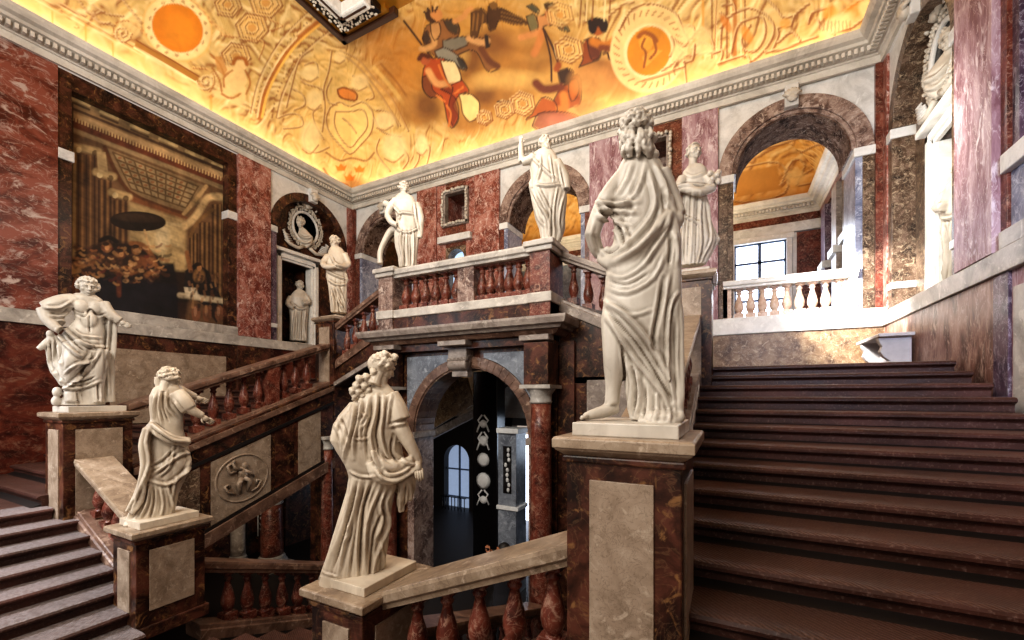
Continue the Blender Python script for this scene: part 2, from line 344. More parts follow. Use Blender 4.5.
# left wall ---------------------------------------------------------------
BAY = (7.34, 10.0); BC = 8.67
REC = .36
def sidewall(fn, s):
    """s: -1 left, +1 right"""
    nm = 'wall_left' if s < 0 else 'wall_right'
    n0, n1, nz = 7.88, 8.90, 3.96
    mb = MB(); rect(mb, fn, Y0W, YB+.3, ZH, ZB1-.02, REC, REC+.3); rect(mb, fn, Y0W, n0, ZB1-.02, ZC+.1, REC, REC+.3); rect(mb, fn, n1, YB+.3, ZB1-.02, ZC+.1, REC, REC+.3); rect(mb, fn, n0, n1, nz, ZC+.1, REC, REC+.3)
    rect(mb, fn, n0-.1, n1+.1, ZB1-.3, ZB1-.005, REC+.2, 1.25); rect(mb, fn, n0-.1, n0, ZB1, nz, REC+.2, 1.25); rect(mb, fn, n1, n1+.1, ZB1, nz, REC+.2, 1.25); rect(mb, fn, n0-.1, n1+.1, nz, nz+.1, REC+.2, 1.25); rect(mb, fn, n0-.1, n1+.1, ZB1, nz, 1.25, 1.3)
    w = structure(mb.build(nm, 'brown'))
    tag(w, ('left' if s < 0 else 'right')+' wall of the stair hall, built up of dark and red marble fields')
    P = lambda n, mat, u0, u1, z0, z1, d0=0., d1=REC, bev=.004: rect(MB(), fn, u0, u1, z0, z1, d0, d1).build(n, mat, w, bev)
    # dado below the band
    P('dado', 'reddark' if s < 0 else 'rosebrown', Y0W, 3.19, ZH, ZB0, .0)
    P('dado', 'brown' if s < 0 else 'pink', 3.19, 6.54, ZH, ZB0, .02)
    P('dado', 'reddark' if s < 0 else 'rosebrown', 6.54, YB, ZH, ZB0, .0)
    if s < 0:
        P('dado_panel', 'panel', 3.95, 6.2, -.6, .98, .0, .03); P('dado_trim', 'brown', 6.46, 7.36, ZH, ZB0, -.03, .1)
    else:
        P('dado_panel', 'grey', 3.3, 6.22, -1.4, 1.12, .005, .03); P('dado_trim', 'purple', 6.27, 6.55, ZH, ZB0, -.01, .1)
    P('band', 'grey', Y0W, YB, ZB0, ZB1, -.04, .1, .01); P('niche_floor', 'grey', BAY[0], 10., ZB0, ZB1, .1, REC)
    # big front pilaster, painting recess, pilaster, arched bay
    if s < 0: P('pilaster', 'red', Y0W, 3.19, ZB1, ZC, -.0)
    P('pilaster', 'redpil' if s < 0 else 'pink', 6.48, 7.34, ZB1, ZC, -.05)
    P('pilaster', 'redpil', 10.0, YB, ZB1, ZC, -.02)
    P('lintel', 'brown', 3.19, 6.48, 5.93, ZC, .05)
    if s < 0:
        P('jamb', 'brown', 3.19, 3.39, ZB1, 5.93, .04); P('jamb', 'brown', 6.27, 6.48, ZB1, 5.93, .04)
        P('sill', 'grey', 3.19, 6.48, ZB1, 1.77, -.02, REC, .01)
        for u0, u1 in ((3.19, 3.42), (6.24, 6.48)): P('impost', 'spandrel', u0, u1, 4.52, 4.72, .0, REC, .01)
    else:
        P('jamb', 'rust', 6.36, 6.48, ZB1, 5.93, .02); P('jamb', 'purple', 6.24, 6.36, ZB1, 5.93, .06)
        P('field', 'blue', 3.19, 6.36, ZB1, 2.36, .05); P('sill', 'spandrel', 3.19, 6.40, 2.36, 2.56, -.02, REC, .01); P('sill', 'grey', 3.19, 6.40, ZB1, 1.74, -.03, REC, .01)
    # bay: spandrels and archivolt
    mb = MB(); archwall(mb, fn, BAY[0], 10.0, ZB1, ZC, BC, RA-.02, SPR, .02, .12); mb.build('spandrel', 'spandrel', w)
    mb = MB(); archring(mb, fn, BC, SPR, RA-.24, RA, -.0, REC); mb.build('archivolt', 'brown' if s < 0 else 'browngold', w, .006)
    mb = MB(); rect(mb, fn, BAY[0]+.0, BAY[0]+.2, ZB1, SPR, .0, REC); mb.build('jamb', 'purple' if s < 0 else 'browngold', w, .004)
    mb = MB(); rect(mb, fn, 9.8, 10.0, ZB1, SPR, .0, REC); mb.build('jamb', 'browngold', w, .004)
    for u0, u1 in ((BAY[0]-.01, BAY[0]+.22), (9.78, 10.02)):
        P('impost', 'spandrel', u0, u1, SPR-.17, SPR, -.03, REC, .012); P('base_block', 'spandrel', u0, u1, ZB1+.35, ZB1+.47, -.02, REC, .012)
    tm = 'brown' if s < 0 else 'browngold'; P('tympanum', tm, BAY[0]+.2, n0, ZB1, SPR+1.2, REC-.04, REC+.02); P('tympanum', tm, n1, 9.8, ZB1, SPR+1.2, REC-.04, REC+.02); P('tympanum', tm, n0, n1, nz, SPR+1.2, REC-.04, REC+.02)
    # door frame with a dark niche behind
    u0, u1, zt = 7.66, 9.12, 4.18
    fr = 'white' if s < 0 else 'white'
    mb = MB()
    for k, (a, b) in enumerate(((.0, .22), (.05, .16))):
        d = REC-.10-.05*k
        rect(mb, fn, u0+a, u0+b, ZB1, zt-a, d, REC); rect(mb, fn, u1-b, u1-a, ZB1, zt-a, d, REC); rect(mb, fn, u0+a, u1-a, zt-b, zt-a, d, REC)
    dn = structure(mb.build('door_1' if s < 0 else 'door_2', fr, None, .01)); tag(dn, 'white stone door surround in the '+('left' if s < 0 else 'right')+' wall arch')
    rect(MB(), fn, u0-.06, u1+.06, zt, zt+.10, REC-.24, REC).build('lintel_cornice', fr, dn, .015)
    for a, b in ((n0-.02, n0+.03), (n1-.03, n1+.02)): rect(MB(), fn, a, b, ZB1, nz, REC-.05, REC+(.45 if s > 0 else .2)).build('door_lining', fr, dn)
    rect(MB(), fn, BC-.12, BC+.12, SPR+RA-.22, ZC+.02, -.12, .2).build('keystone', 'spandrel', w, .02)
    return w
wl = sidewall(fL, -1); wr = sidewall(fR, 1)

# back wall ---------------------------------------------------------------
mb = MB(); BD = .9
def seg(u0, u1, z0, z1, d0=.05, d1=BD): rect(mb, fB, u0, u1, z0, z1, d0, d1)
SA = [(XC-6.135+.7, None)]
arches = [(XL+.135+RA, 'left'), (XC, 'mid'), (XR-.135-RA, 'right')]
cl, cm, cr = XL+.135+RA, XC, XR-.135-RA
RI = RA-.27
archwall(mb, fB, XL, cl+RA+.0, ZF, ZC+.1, cl, RI, SPR, .05, BD)
archwall(mb, fB, cm-RA, cm+RA, ZF, ZC+.1, cm, RI, SPR, .05, BD)
archwall(mb, fB, cr-RA, XR, ZF, ZC+.1, cr, RI, SPR, .05, BD)
seg(XL-.4, XR+.4, ZH+3.6, ZF-.02, .05, .5)
wb = structure(mb.build('wall_back', 'spandrel')); tag(wb, 'back wall of the stair hall with three tall arches')
def PB(n, mat, u0, u1, z0, z1, d0=0., d1=BD, bev=.004): return rect(MB(), fB, u0, u1, z0, z1, d0, d1).build(n, mat, wb, bev)
PB('dado', 'tan', XR-3.1, XR, .3, ZB0, -.02, .3); PB('dado', 'tan', XL, XL+3.1, .3, ZB0, -.02, .3)
PB('band', 'white', XR-2.9, XR, ZB0, ZB1+.1, -.06, .4, .012); PB('band', 'white', XL, XL+2.9, ZB0, ZB1+.1, -.06, .4, .012)
for c in (cl, cm, cr):
    mb = MB(); archring(mb, fB, c, SPR, RI-.0, RA, -.02, .10); archring(mb, fB, c, SPR, RI-.07, RI, .02, BD); mb.build('archivolt', 'greybrown', wb, .006)
    mb = MB(); archring(mb, fB, c, SPR, RI-.09, RI-.07, .05, BD+.1); mb.build('intrados', 'brownmatte', wb)
    PB('keystone', 'spandrel', c-.12, c+.12, SPR+RA-.26, ZC+.02, -.14, .3, .02)
    for sgn in (-1, 1):
        a, b = sorted((c+sgn*(RI-.02), c+sgn*RA))
        PB('jamb', 'blue' if (c == cr and sgn > 0) else ('blue' if c != cr else 'browngold'), min(a, b) if sgn > 0 else a, b, ZB1+.1, SPR-.17, .02, BD+.02)
        PB('jamb_strip', 'browngold' if c == cr else 'rust', c+sgn*(RA-.09)-.09, c+sgn*(RA-.09)+.09, ZB1+.1, SPR-.17, -.0, .2)
        PB('impost', 'spandrel', min(a, b)-.03, b+.02, SPR-.17, SPR, -.03, BD+.05, .012)
# corner pilasters, wide pilasters, bays with square openings
PB('corner_pilaster', 'rust', XR-.13, XR, ZB1, ZC, -.03, .1); PB('corner_pilaster', 'rust', XL, XL+.13, ZB1, ZC, -.03, .1)
for k, (u0, u1, m) in enumerate(((XL+2.80, XL+3.53, 'redpil'), (-6.42, -5.63, 'redpil'), (-3.06, -2.27, 'pink'), (XR-3.53, XR-2.80, 'pink'))):
    PB('pilaster', m, u0, u1, ZF, ZC, -.05)
for c in (-7.095, XC-(-7.095-XC)):
    m = 'redpil' if c < XC else 'rust'
    h = .36; b0, b1 = (c-.675, c+.675)
    PB('bay_field', m, b0, c-h, ZF, ZC, .0); PB('bay_field', m, c+h, b1, ZF, ZC, .0)
    PB('bay_field', 'rust', c-h, c+h, 5.95, ZC, .0); PB('bay_field', 'rust', c-h, c+h, 4.35, 5.1, .0)
    # small round headed opening below
    mb = MB(); archwall(mb, fB, c-h, c+h, ZF, 4.36, c, .29, 4.0, .0, BD, ZF+.1); mb.build('bay_field', 'browngold', wb)
    PB('ledge', 'spandrel', b0+.1, b1-.1, 4.48, 4.68, -.14, .1, .02)
    wn = empty('window_frame', ('left' if c < XC else 'right')+' garlanded square stone frame high between two pilasters of the back wall', 'window frame', 'garlanded stone frames of the back wall')
    mb = MB()
    for (u0, u1, z0, z1) in ((c-.46, c-.34, 4.98, 6.02), (c+.34, c+.46, 4.98, 6.02), (c-.46, c+.46, 5.92, 6.04), (c-.46, c+.46, 4.96, 5.08)): rect(mb, fB, u0, u1, z0, z1, -.07, .12)
    mb.build('frame', 'greydark', wn, .02)
    mb = MB()
    for i in range(46):
        t = i/46*4; sd = int(t); q = (t-sd)*2-1
        u, z = ((c-.42, 5.5+q*.46), (c+q*.4, 6.0), (c+.42, 5.5-q*.46), (c-q*.4, 5.02))[sd]
        mb.ball(fB(u+random.uniform(-.02, .02), z+random.uniform(-.02, .02), -.10), (.045, .035, .045), 6, 4)
    mb.build('garland', 'st_white', wn); recenter(wn, (c, YB, 4.96))
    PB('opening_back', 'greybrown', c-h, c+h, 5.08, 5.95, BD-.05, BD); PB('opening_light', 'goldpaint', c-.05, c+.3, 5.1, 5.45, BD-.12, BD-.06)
    w_ = structure(rect(MB(), fB, c-.3, c+.3, ZF+.1, 4.34, BD-.6, BD-.56).build('window_4', 'glasssky')); tag(w_, ('left' if c < XC else 'right')+' small round headed opening with bluish daylight in the back wall')

# fluted blocks etc. come with the gallery; the gallery behind ------------------------------------
GY0, GY1, GC = YB+BD, 16.2, 5.8
mb = MB(); mb.box(XL-.4, XR+.4, YB+.05, GY1+.3, ZF-.25, ZF); fl2 = structure(mb.build('floor_gallery', 'grey')); tag(fl2, 'stone floor of the upper gallery behind the arches')
mb = MB(); wx0, wx1, wz0, wz1 = .2, 1.68, 1.9, 5.06
mb.box(XL, wx0, GY1, GY1+.3, ZF, 7.6); mb.box(wx1, XR, GY1, GY1+.3, ZF, 7.6); mb.box(wx0, wx1, GY1, GY1+.3, wz1, 7.6); mb.box(wx0, wx1, GY1, GY1+.3, ZF, wz0)
wg = structure(mb.build('wall_gallery', 'greyblue')); tag(wg, 'far wall of the gallery seen through the right arch')
mb = MB(); mb.box(XR, XR+.3, GY0, GY1, ZF, 7.6); mb.box(XL-.3, XL, GY0, GY1, ZF, 7.6); mb.build('side', 'brown', wg)
mb = MB(); mb.box(XL, XR, GY1-.05, GY1+.02, GC-.25, GC+.02); mb.box(XR-.05, XR+.01, GY0, GY1, GC-.25, GC+.02); mb.build('red_frieze', 'rust', wg)
mb = MB(); mb.box(XL, XR, GY1-.09, GY1+.02, 5.25, GC-.25); mb.build('white_frieze', 'spandrel', wg)
for x0, x1, m in ((1.85, 1.95, 'spandrel'), (1.95, 2.6, 'rust')):
    mb = MB(); mb.box(x0, x1, GY1-.1, GY1+.02, ZF, 5.2); mb.build('pilaster', m, wg)
for yy, m in ((12.0, 'browngold'), (13.2, 'greydark'), (14.6, 'purple')):
    mb = MB(); mb.box(XR-.18, XR+.02, yy, yy+.55, ZF, 5.4); mb.build('pilaster', m, wg, .01); mb = MB(); mb.box(XR-.26, XR+.02, yy-.05, yy+.6, 3.6, 3.8); mb.build('bracket', 'spandrel', wg, .02)
mb = MB(); sweep_profile(mb, [(-o*.9, z*1.05+GC) for o, z in CPROF], [(XL, GY0), (XL, GY1), (XR, GY1), (XR, GY0)]); gco = structure(mb.build('trim_2', 'cornice')); tag(gco, 'stone cornice of the gallery behind the arches')
mb = MB(); x = -2.
while x < XR-.3: mb.box(x, x+.05, GY1-.25, GY1-.14, GC+.15, GC+.24); x += .1
mb.build('dentil_course', 'cornice', gco)
def gal_ceiling():
    n, m = 260, 60; t = np.linspace(0, math.pi/2, m); off = 1.6*(1-np.cos(t)); zz = GC+.48+1.5*np.sin(t); px0 = np.linspace(XL, XR, n)
    for nm, side in (('ceiling_gallery_far', 0), ('ceiling_gallery_right', 1)):
        k = np.linspace(0, 1, n); K, T = np.meshgrid(k, np.arange(m), indexing='ij'); O = off[T]
        if side == 0: X = XL+O+K*(XR-XL-2*O); Y = GY1-O
        else: X = XR-O; Y = GY0+K*(GY1-O-GY0)
        Pq = np.stack([X.ravel(), Y.ravel(), zz[T].ravel()], 1); o = gridmesh(nm, Pq, n, m, 'fresco'); q, _ = topx(Pq); pa = Paint(q, '#dda552'); arabesque(pa, Pq, .8, (n, m))
        GAL = lambda *c: [(700+c[i]/2.463, 100+c[i+1]/2.463) for i in range(0, len(c), 2)]
        pa.poly(GAL(85, 180, 190, 160, 200, 220, 90, 240), '#c48a3c'); 
        for L in (GAL(75, 175, 195, 155, 210, 230, 85, 250, 75, 175), GAL(200, 210, 230, 150, 260, 160, 240, 210, 290, 200), GAL(250, 130, 300, 110, 320, 150, 290, 190), GAL(120, 130, 200, 110, 260, 90, 330, 80), GAL(180, 100, 190, 70, 240, 65), GAL(210, 180, 240, 190, 280, 170)): pa.relief(L, 1.4, HI, LO, .8)
        pa.ell(*GAL(295, 160)[0], 6, 9, '#f2cf8c', .8, .5); pa.ell(*GAL(235, 190)[0], 9, 8, '#f0cc88', .7, .5)
        set_cols(o.data, pa.c); tag(structure(o), 'golden painted cove of the gallery, '+('far side' if side == 0 else 'right side'))
    c = structure(MB().box(XL, XR, GY0-.1, GY1, GC+1.97, GC+2.05).build('ceiling_gallery', 'goldpaint')); tag(c, 'golden ceiling of the gallery behind the arches')
    mb = MB(); mb.box(XL, XR, 13.0, 13.35, GC+1.7, GC+2.0); b = structure(mb.build('trim_5', 'wood')); tag(b, 'brown ceiling beam of the gallery')
win = structure(MB().box(wx0-.16, wx0, GY1-.08, GY1+.1, wz0, wz1).box(wx1, wx1+.16, GY1-.08, GY1+.1, wz0, wz1).box(wx0-.2, wx1+.2, GY1-.12, GY1+.1, wz1, wz1+.18).build('window_1', 'white', None, .01)); tag(win, 'tall gallery window with white daylight behind blue grey bars')
MB().box(wx0, wx1, GY1+.16, GY1+.18, wz0, wz1).build('pane', 'glassday', win)
mb = MB()
for k in range(3): xx = wx0+(wx1-wx0)*k/2; mb.box(xx-.05, xx+.05, GY1+.06, GY1+.14, wz0, wz1)
for k in range(6): zz = wz0+(wz1-wz0)*k/5; mb.box(wx0, wx1, GY1+.06, GY1+.14, zz-.035, zz+.035)
mb.build('glazing_bars', 'winframe', win)

# floors, lower walls ---------------------------------------------------------------
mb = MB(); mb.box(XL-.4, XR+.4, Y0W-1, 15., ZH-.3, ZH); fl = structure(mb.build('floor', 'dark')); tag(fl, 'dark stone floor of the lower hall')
# ================================================================== painted ceiling
CV, ZCB, ZCT = 2.7, ZC+.45, 9.0
nt_ = 120; tt = np.linspace(0, math.pi/2, nt_); coff = CV*(1-np.cos(tt)); cz_ = ZCB+(ZCT-ZCB)*np.sin(tt)
def cove(wall, n):
    k = np.linspace(0, 1, n); K, T = np.meshgrid(k, np.arange(nt_), indexing='ij'); O = coff[T]; Z = cz_[T]
    if wall == 'B': X = XL+O+K*(XR-XL-2*O); Y = YB-O
    else: X = XL+O if wall == 'L' else XR-O; Y = Y0W+K*(YB-O-Y0W)
    return np.stack([X.ravel(), Y.ravel(), Z.ravel()], 1)
def crop(x0, y0, s): return lambda *q: [(x0+q[i]/s, y0+q[i+1]/s) for i in range(0, len(q), 2)]
A2, B2, C1, C2, D2 = crop(60, 0, 4.267), crop(260, 20, 3.767), crop(400, 0, 4.925), crop(520, 0, 4.925), crop(680, 0, 4.655)
PP = crop(56, 80, 2.463)
LO, HI, MID = '#8a4a16', '#f4d699', '#c57f2c'
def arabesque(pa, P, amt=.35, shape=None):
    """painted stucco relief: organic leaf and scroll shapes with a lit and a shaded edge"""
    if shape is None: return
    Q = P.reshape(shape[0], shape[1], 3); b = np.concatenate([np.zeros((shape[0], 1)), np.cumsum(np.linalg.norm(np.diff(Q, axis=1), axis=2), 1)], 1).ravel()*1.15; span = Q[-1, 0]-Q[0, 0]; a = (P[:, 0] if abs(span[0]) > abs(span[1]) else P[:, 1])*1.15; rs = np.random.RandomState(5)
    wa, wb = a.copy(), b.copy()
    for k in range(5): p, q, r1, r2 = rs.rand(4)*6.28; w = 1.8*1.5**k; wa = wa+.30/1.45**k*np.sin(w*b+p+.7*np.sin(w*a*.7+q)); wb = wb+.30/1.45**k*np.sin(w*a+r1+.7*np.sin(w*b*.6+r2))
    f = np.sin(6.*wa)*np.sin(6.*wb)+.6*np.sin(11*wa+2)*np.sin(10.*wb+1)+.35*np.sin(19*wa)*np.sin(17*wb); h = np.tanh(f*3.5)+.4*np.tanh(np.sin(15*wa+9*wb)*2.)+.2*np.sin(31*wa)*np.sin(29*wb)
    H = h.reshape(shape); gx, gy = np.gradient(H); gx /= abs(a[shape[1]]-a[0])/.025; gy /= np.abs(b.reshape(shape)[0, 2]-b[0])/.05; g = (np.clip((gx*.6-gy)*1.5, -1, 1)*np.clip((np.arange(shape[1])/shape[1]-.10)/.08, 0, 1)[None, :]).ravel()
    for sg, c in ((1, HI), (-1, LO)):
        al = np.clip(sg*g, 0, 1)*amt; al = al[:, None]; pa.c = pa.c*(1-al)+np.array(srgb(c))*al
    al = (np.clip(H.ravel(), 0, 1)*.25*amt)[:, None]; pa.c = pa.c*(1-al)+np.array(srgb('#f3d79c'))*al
def mottle(pa, P, amt, f=9.):
    rs = np.random.RandomState(3); m = np.zeros(len(P))
    for k in range(26):
        d = rs.normal(size=3); d /= np.linalg.norm(d); w = f*(1.6**(k % 5)); m += np.sin((P@d)*w+rs.rand()*6.28+1.5*np.sin((P@d[::-1])*w*.6))/(1.25**(k % 5))
    m /= 4.; pa.c *= np.clip(1+amt*m, .3, 1.8)[:, None]
def hexa(pa, cx, cy, r, sk=0., a=.8):
    pa.ell(cx, cy, r*.95, r*.85, '#e2b468', .7, .1)
    for k, (q, w) in enumerate(((1, 1.1), (.76, .6), (.42, .6))):
        H = [(cx+r*q*math.cos(math.radians(60*i+sk)), cy+r*q*math.sin(math.radians(60*i+sk))*.92) for i in range(7)]
        for u, v in zip(H[:-1], H[1:]): pa.line([u, v], w, LO, a)
        for u, v in zip(H[:-1], H[1:]): pa.line([(u[0]-1.2, u[1]-1.2), (v[0]-1.2, v[1]-1.2)], .5, HI, a*.45)
    pa.ell(cx, cy, r*.25, r*.22, MID, .6)
def volute(pa, cx, cy, r, d=1, w=1.1, col=LO):
    L = [(cx+d*r*(1-i/22)*math.cos(i*.55), cy+r*(1-i/22)*math.sin(i*.55)) for i in range(20)]; pa.line(L, w, col, .8); pa.line([(x-1.1, y-1.) for x, y in L], w*.8, HI, .6)
def paint_all(pa, P, shape=None):
    z = (P[:, 2]-ZCB)/(ZCT-ZCB)
    # bands along the springing
    s = np.clip(1-z/.16, 0, 1)[:, None]; pa.c = pa.c*(1-s*.75)+np.array(srgb('#ecdcc0'))*s*.75
    arabesque(pa, P, .8, shape)
    pa.ell(480, 60, 95, 72, '#c08636', .85, .6); pa.ell(580, 75, 60, 40, '#cf9a4c', .8, .8)
    # ---- left part
    for k in range(3):
        pa.line([(20+.0, -14+k*3), (265, 112+k*3)], .7, LO if k % 2 else HI, .5)
    for x, y in ((52, 12), (113, 44), (211, 96), (86, 25)): pa.line([(x, y), (x, y+22)], 1.3, '#d08a30', .7)
    for q in A2(0, 45, 30, 70, 80, 110, 66, 118), A2(230, 150, 400, 245, 640, 385): pa.relief(q, 1.2)
    pa.ell(177.5, 28, 37, 32, '#e6b566', 1, .06, 38); pa.ell(177.5, 28, 35, 30, '#f2cf8c', 1, .06, 38)
    for i in range(34):
        a = i*2*math.pi/34; pa.ell(177.5+29*math.cos(a)*.98+2*math.sin(a), 28+27*math.sin(a), 1.8, 1.8, LO if i % 2 else HI, .55)
    pa.ell(177.5, 28, 28.5, 24.5, HI, 1, .05, 38); pa.ell(177.5, 28, 27, 23, '#d97f12', 1, .05, 38); pa.ell(180, 30, 18, 15, '#e08c1e', .6, .5, 38)
    pa.poly(A2(325, 170, 595, 325, 588, 352, 318, 200), '#a9732a'); pa.line(A2(325, 170, 595, 325), .9, LO); pa.line(A2(318, 202, 588, 355), .9, HI)
    volute(pa, *A2(268, 145)[0], 9); volute(pa, *A2(625, 350)[0], 9, -1); pa.relief(A2(225, 145, 240, 100, 300, 90, 370, 150), 1.2); pa.relief(A2(570, 290, 640, 300, 660, 350, 640, 390), 1.2)
    for cx, cy, r in ((252, 28, 17), (236, 56, 15), (266, 3, 17), (280, 30, 0), (228, 5, 14)):
        if r: hexa(pa, cx, cy, r, 12)
    for T in (A2(640, 90, 700, 130, 740, 160, 690, 150), A2(800, 170, 870, 180, 850, 250), A2(880, 80, 950, 110, 900, 130), A2(560, 0, 620, 60, 690, 140, 760, 160)): pa.relief(T, 1.1)
    # winged child right of the medallion
    sk, sh = '#f1c884', '#a8621f'
    pa.poly(A2(700, 320, 735, 290, 790, 300, 800, 350, 760, 400, 720, 410, 690, 380), sk, .9); pa.ell(*A2(772, 275)[0], 6.5, 6.5, sk, 1, .2); pa.line(A2(740, 270, 752, 250, 785, 250, 798, 275), 2.4, sh)
    pa.line(A2(740, 300, 700, 290, 670, 260), 4.5, sk); pa.line(A2(735, 385, 700, 405, 670, 400), 5, sk); pa.line(A2(780, 380, 775, 430, 740, 430), 4, sk)
    for L in (A2(735, 300, 700, 330, 700, 370), A2(790, 300, 812, 350, 795, 400), A2(690, 400, 730, 420, 770, 400), A2(640, 230, 680, 270, 700, 320), A2(650, 290, 680, 340, 690, 390)): pa.line(L, 1.2, sh, .8)
    pa.poly(A2(660, 240, 690, 240, 715, 300, 700, 325, 670, 300), '#c98a40', .8)
    for T in (A2(140, 20, 200, 60, 270, 70), A2(130, 60, 160, 90, 230, 110), A2(80, 0, 130, 60, 190, 50), A2(270, 0, 300, 40, 350, 100), A2(150, 70, 175, 100, 215, 100), A2(0, 10, 60, 50, 110, 70)): pa.relief(T, 1.8, HI, LO, .7)
    # ribbed band
    for k, (w, c) in enumerate(((1.2, LO), (.9, HI))):
        pa.line([(x+k, y) for x, y in A2(815, 480, 850, 340, 930, 190, 1020, 90, 1100, 20)], w, c, .7)
        pa.line([(x+k, y) for x, y in A2(925, 500, 950, 400, 1010, 270, 1080, 190, 1200, 100)], w, c, .7)
    pa.line(A2(852, 500, 880, 380, 950, 250, 1020, 165, 1130, 75, 1200, 20), 4.2, '#b5651a', .9); pa.line(A2(862, 500, 890, 385, 960, 255, 1030, 170, 1140, 80), 1.5, '#ffc860', .9); pa.line(A2(842, 500, 868, 380, 940, 243, 1010, 160), 1., HI)
    for q in smoothline(A2(835, 480, 865, 350, 945, 215, 1040, 110, 1130, 40), 7): pa.ell(*q, 1., 1., LO, .7, .5)
    for q in smoothline(A2(905, 500, 930, 390, 1000, 265, 1090, 175, 1200, 85), 7): pa.ell(*q, 1., 1., LO, .7, .5)
    # ---- corner cartouche
    hull = B2(110, 330, 150, 190, 200, 110, 270, 120, 330, 110, 420, 190, 500, 300, 560, 420, 500, 540, 380, 610, 250, 560, 170, 500, 100, 420)
    pa.poly(hull, '#f0c671', .55, 6)
    pa.poly(B2(265, 330, 300, 310, 340, 325, 390, 310, 425, 350, 420, 420, 380, 470, 340, 505, 300, 470, 260, 420), '#f3cd7c', 1); 
    for L in (B2(265, 330, 300, 310, 340, 325, 390, 310, 425, 350, 420, 420, 380, 470, 340, 505, 300, 470, 260, 420, 250, 370, 265, 330), B2(285, 345, 340, 345, 390, 340, 405, 400, 370, 450, 340, 480, 300, 440, 280, 390, 285, 345), B2(312, 370, 340, 395, 362, 425),
              B2(270, 120, 260, 190, 240, 260, 245, 330, 235, 420), B2(300, 115, 370, 150, 430, 220, 500, 300, 560, 420), B2(290, 125, 340, 150, 400, 210, 460, 290, 530, 400), B2(150, 215, 170, 240, 230, 260, 240, 300), B2(120, 260, 160, 280, 170, 320, 130, 340),
              B2(70, 370, 110, 355, 150, 360, 160, 400, 90, 410), B2(190, 390, 165, 440, 175, 500), B2(230, 330, 200, 350, 210, 400, 240, 450), B2(430, 370, 460, 420, 530, 440), B2(450, 450, 440, 500, 490, 570), B2(520, 460, 560, 520, 540, 560),
              B2(270, 220, 250, 270, 260, 310, 290, 320), B2(350, 210, 400, 230, 430, 290, 400, 300), B2(170, 170, 210, 160, 220, 200), B2(200, 110, 150, 150, 120, 250, 100, 330), B2(590, 450, 600, 520, 580, 560), B2(610, 460, 640, 480, 630, 540), B2(160, 480, 210, 500, 260, 480), B2(440, 340, 490, 350, 520, 400)): pa.relief(L, 1.2, HI, LO, .75)
    for q in ((375, 235, 9, 8), (300, 140, 6, 6), (205, 300, 8, 10), (470, 380, 10, 9), (610, 470, 6, 10), (190, 200, 9, 8), (505, 480, 12, 14), (190, 440, 10, 16)): pa.ell(*B2(q[0], q[1])[0], q[2], q[3], '#f7d896', .8, .4); pa.line(B2(q[0]-q[2]*3, q[1]+q[3]*3, q[0], q[1]+q[3]*4, q[0]+q[2]*3, q[1]+q[3]*2), 1., LO, .6)
    pa.poly(B2(292, 262, 318, 255, 362, 275, 360, 302, 320, 298, 298, 285), '#dd8a3a'); pa.line(B2(292, 262, 318, 255, 362, 275, 360, 302, 320, 298, 298, 285, 292, 262), 1., LO)
    for x, y in ((305, 552), (375, 558), (338, 590)): pa.poly(B2(x-22, y-6, x-10, y+0, x, y-12, x+10, y, x+22, y-6, x+14, y+16, x-14, y+16), '#e07f22'); 
    pa.ell(*B2(340, 625)[0], 20, 7, '#a8621f', .6, .8)
    pa.line(B2(250, 500, 300, 530, 345, 520, 400, 530, 430, 500), 1.2, LO, .7); pa.line(B2(240, 560, 270, 600, 330, 622), 1.4, LO, .7)
    # hazy brown sky between cartouche and figures
    for x, y, rx, ry in ((470, 90, 30, 22), (510, 190, 26, 24), (430, 60, 16, 14), (560, 130, 26, 26), (540, 260, 20, 22)): pa.ell(*B2(x, y)[0], rx, ry, '#c07a28', .42, 1.4)
    pa.line(B2(430, 180, 500, 260, 560, 350, 580, 420), 2.5, '#f3c873', .6); pa.line(B2(455, 165, 520, 240, 580, 330), 1.2, LO, .5)
    # ---- gods on clouds
    cl = '#a8712e'
    for q in ((C1(500, 250), 26, 18), (C1(650, 280), 24, 15), (C1(330, 320), 16, 22), (C1(430, 460), 28, 17), (C1(540, 430), 22, 15), (C1(100, 540), 20, 15), (C1(330, 560), 18, 18), (C1(620, 210), 24, 12)): pa.ell(*q[0][0], q[1]*1.15, q[2]*1.1, cl, .9, .55); pa.ell(q[0][0][0]-2, q[0][0][1]-q[2]*.35, q[1]*.8, q[2]*.6, '#c58f48', .6, .8)
    for q in ((C1(455, 215), 20, 14), (C1(350, 290), 10, 18), (C1(410, 470), 12, 10), (C1(130, 520), 12, 12)): pa.ell(*q[0][0], q[1], q[2], '#6b3c18', .75, 1.0)
    for q in ((C1(300, 260), 8, 14), (C1(520, 380), 26, 7), (C1(420, 400), 14, 8), (C1(600, 400), 20, 8)): pa.ell(*q[0][0], q[1], q[2], '#dfb060', .5, 1.0)
    pa.line(C1(20, 105, 70, 170, 130, 250, 170, 300), 1.3, '#4d2e18')
    pa.out = True
    # crowned seated figure
    pa.poly(C1(110, 190, 130, 130, 190, 100, 270, 100, 295, 150, 280, 200, 340, 180, 420, 190, 440, 180, 440, 230, 400, 240, 440, 300, 490, 330, 430, 350, 380, 260, 330, 250, 270, 290, 300, 340, 240, 300, 180, 280, 130, 240), '#8b5a30', .95)
    pa.poly(C1(215, 105, 260, 95, 290, 130, 280, 170, 240, 150), '#3e3426', .9); pa.poly(C1(110, 190, 130, 150, 155, 190, 130, 220), '#33241c', .9)
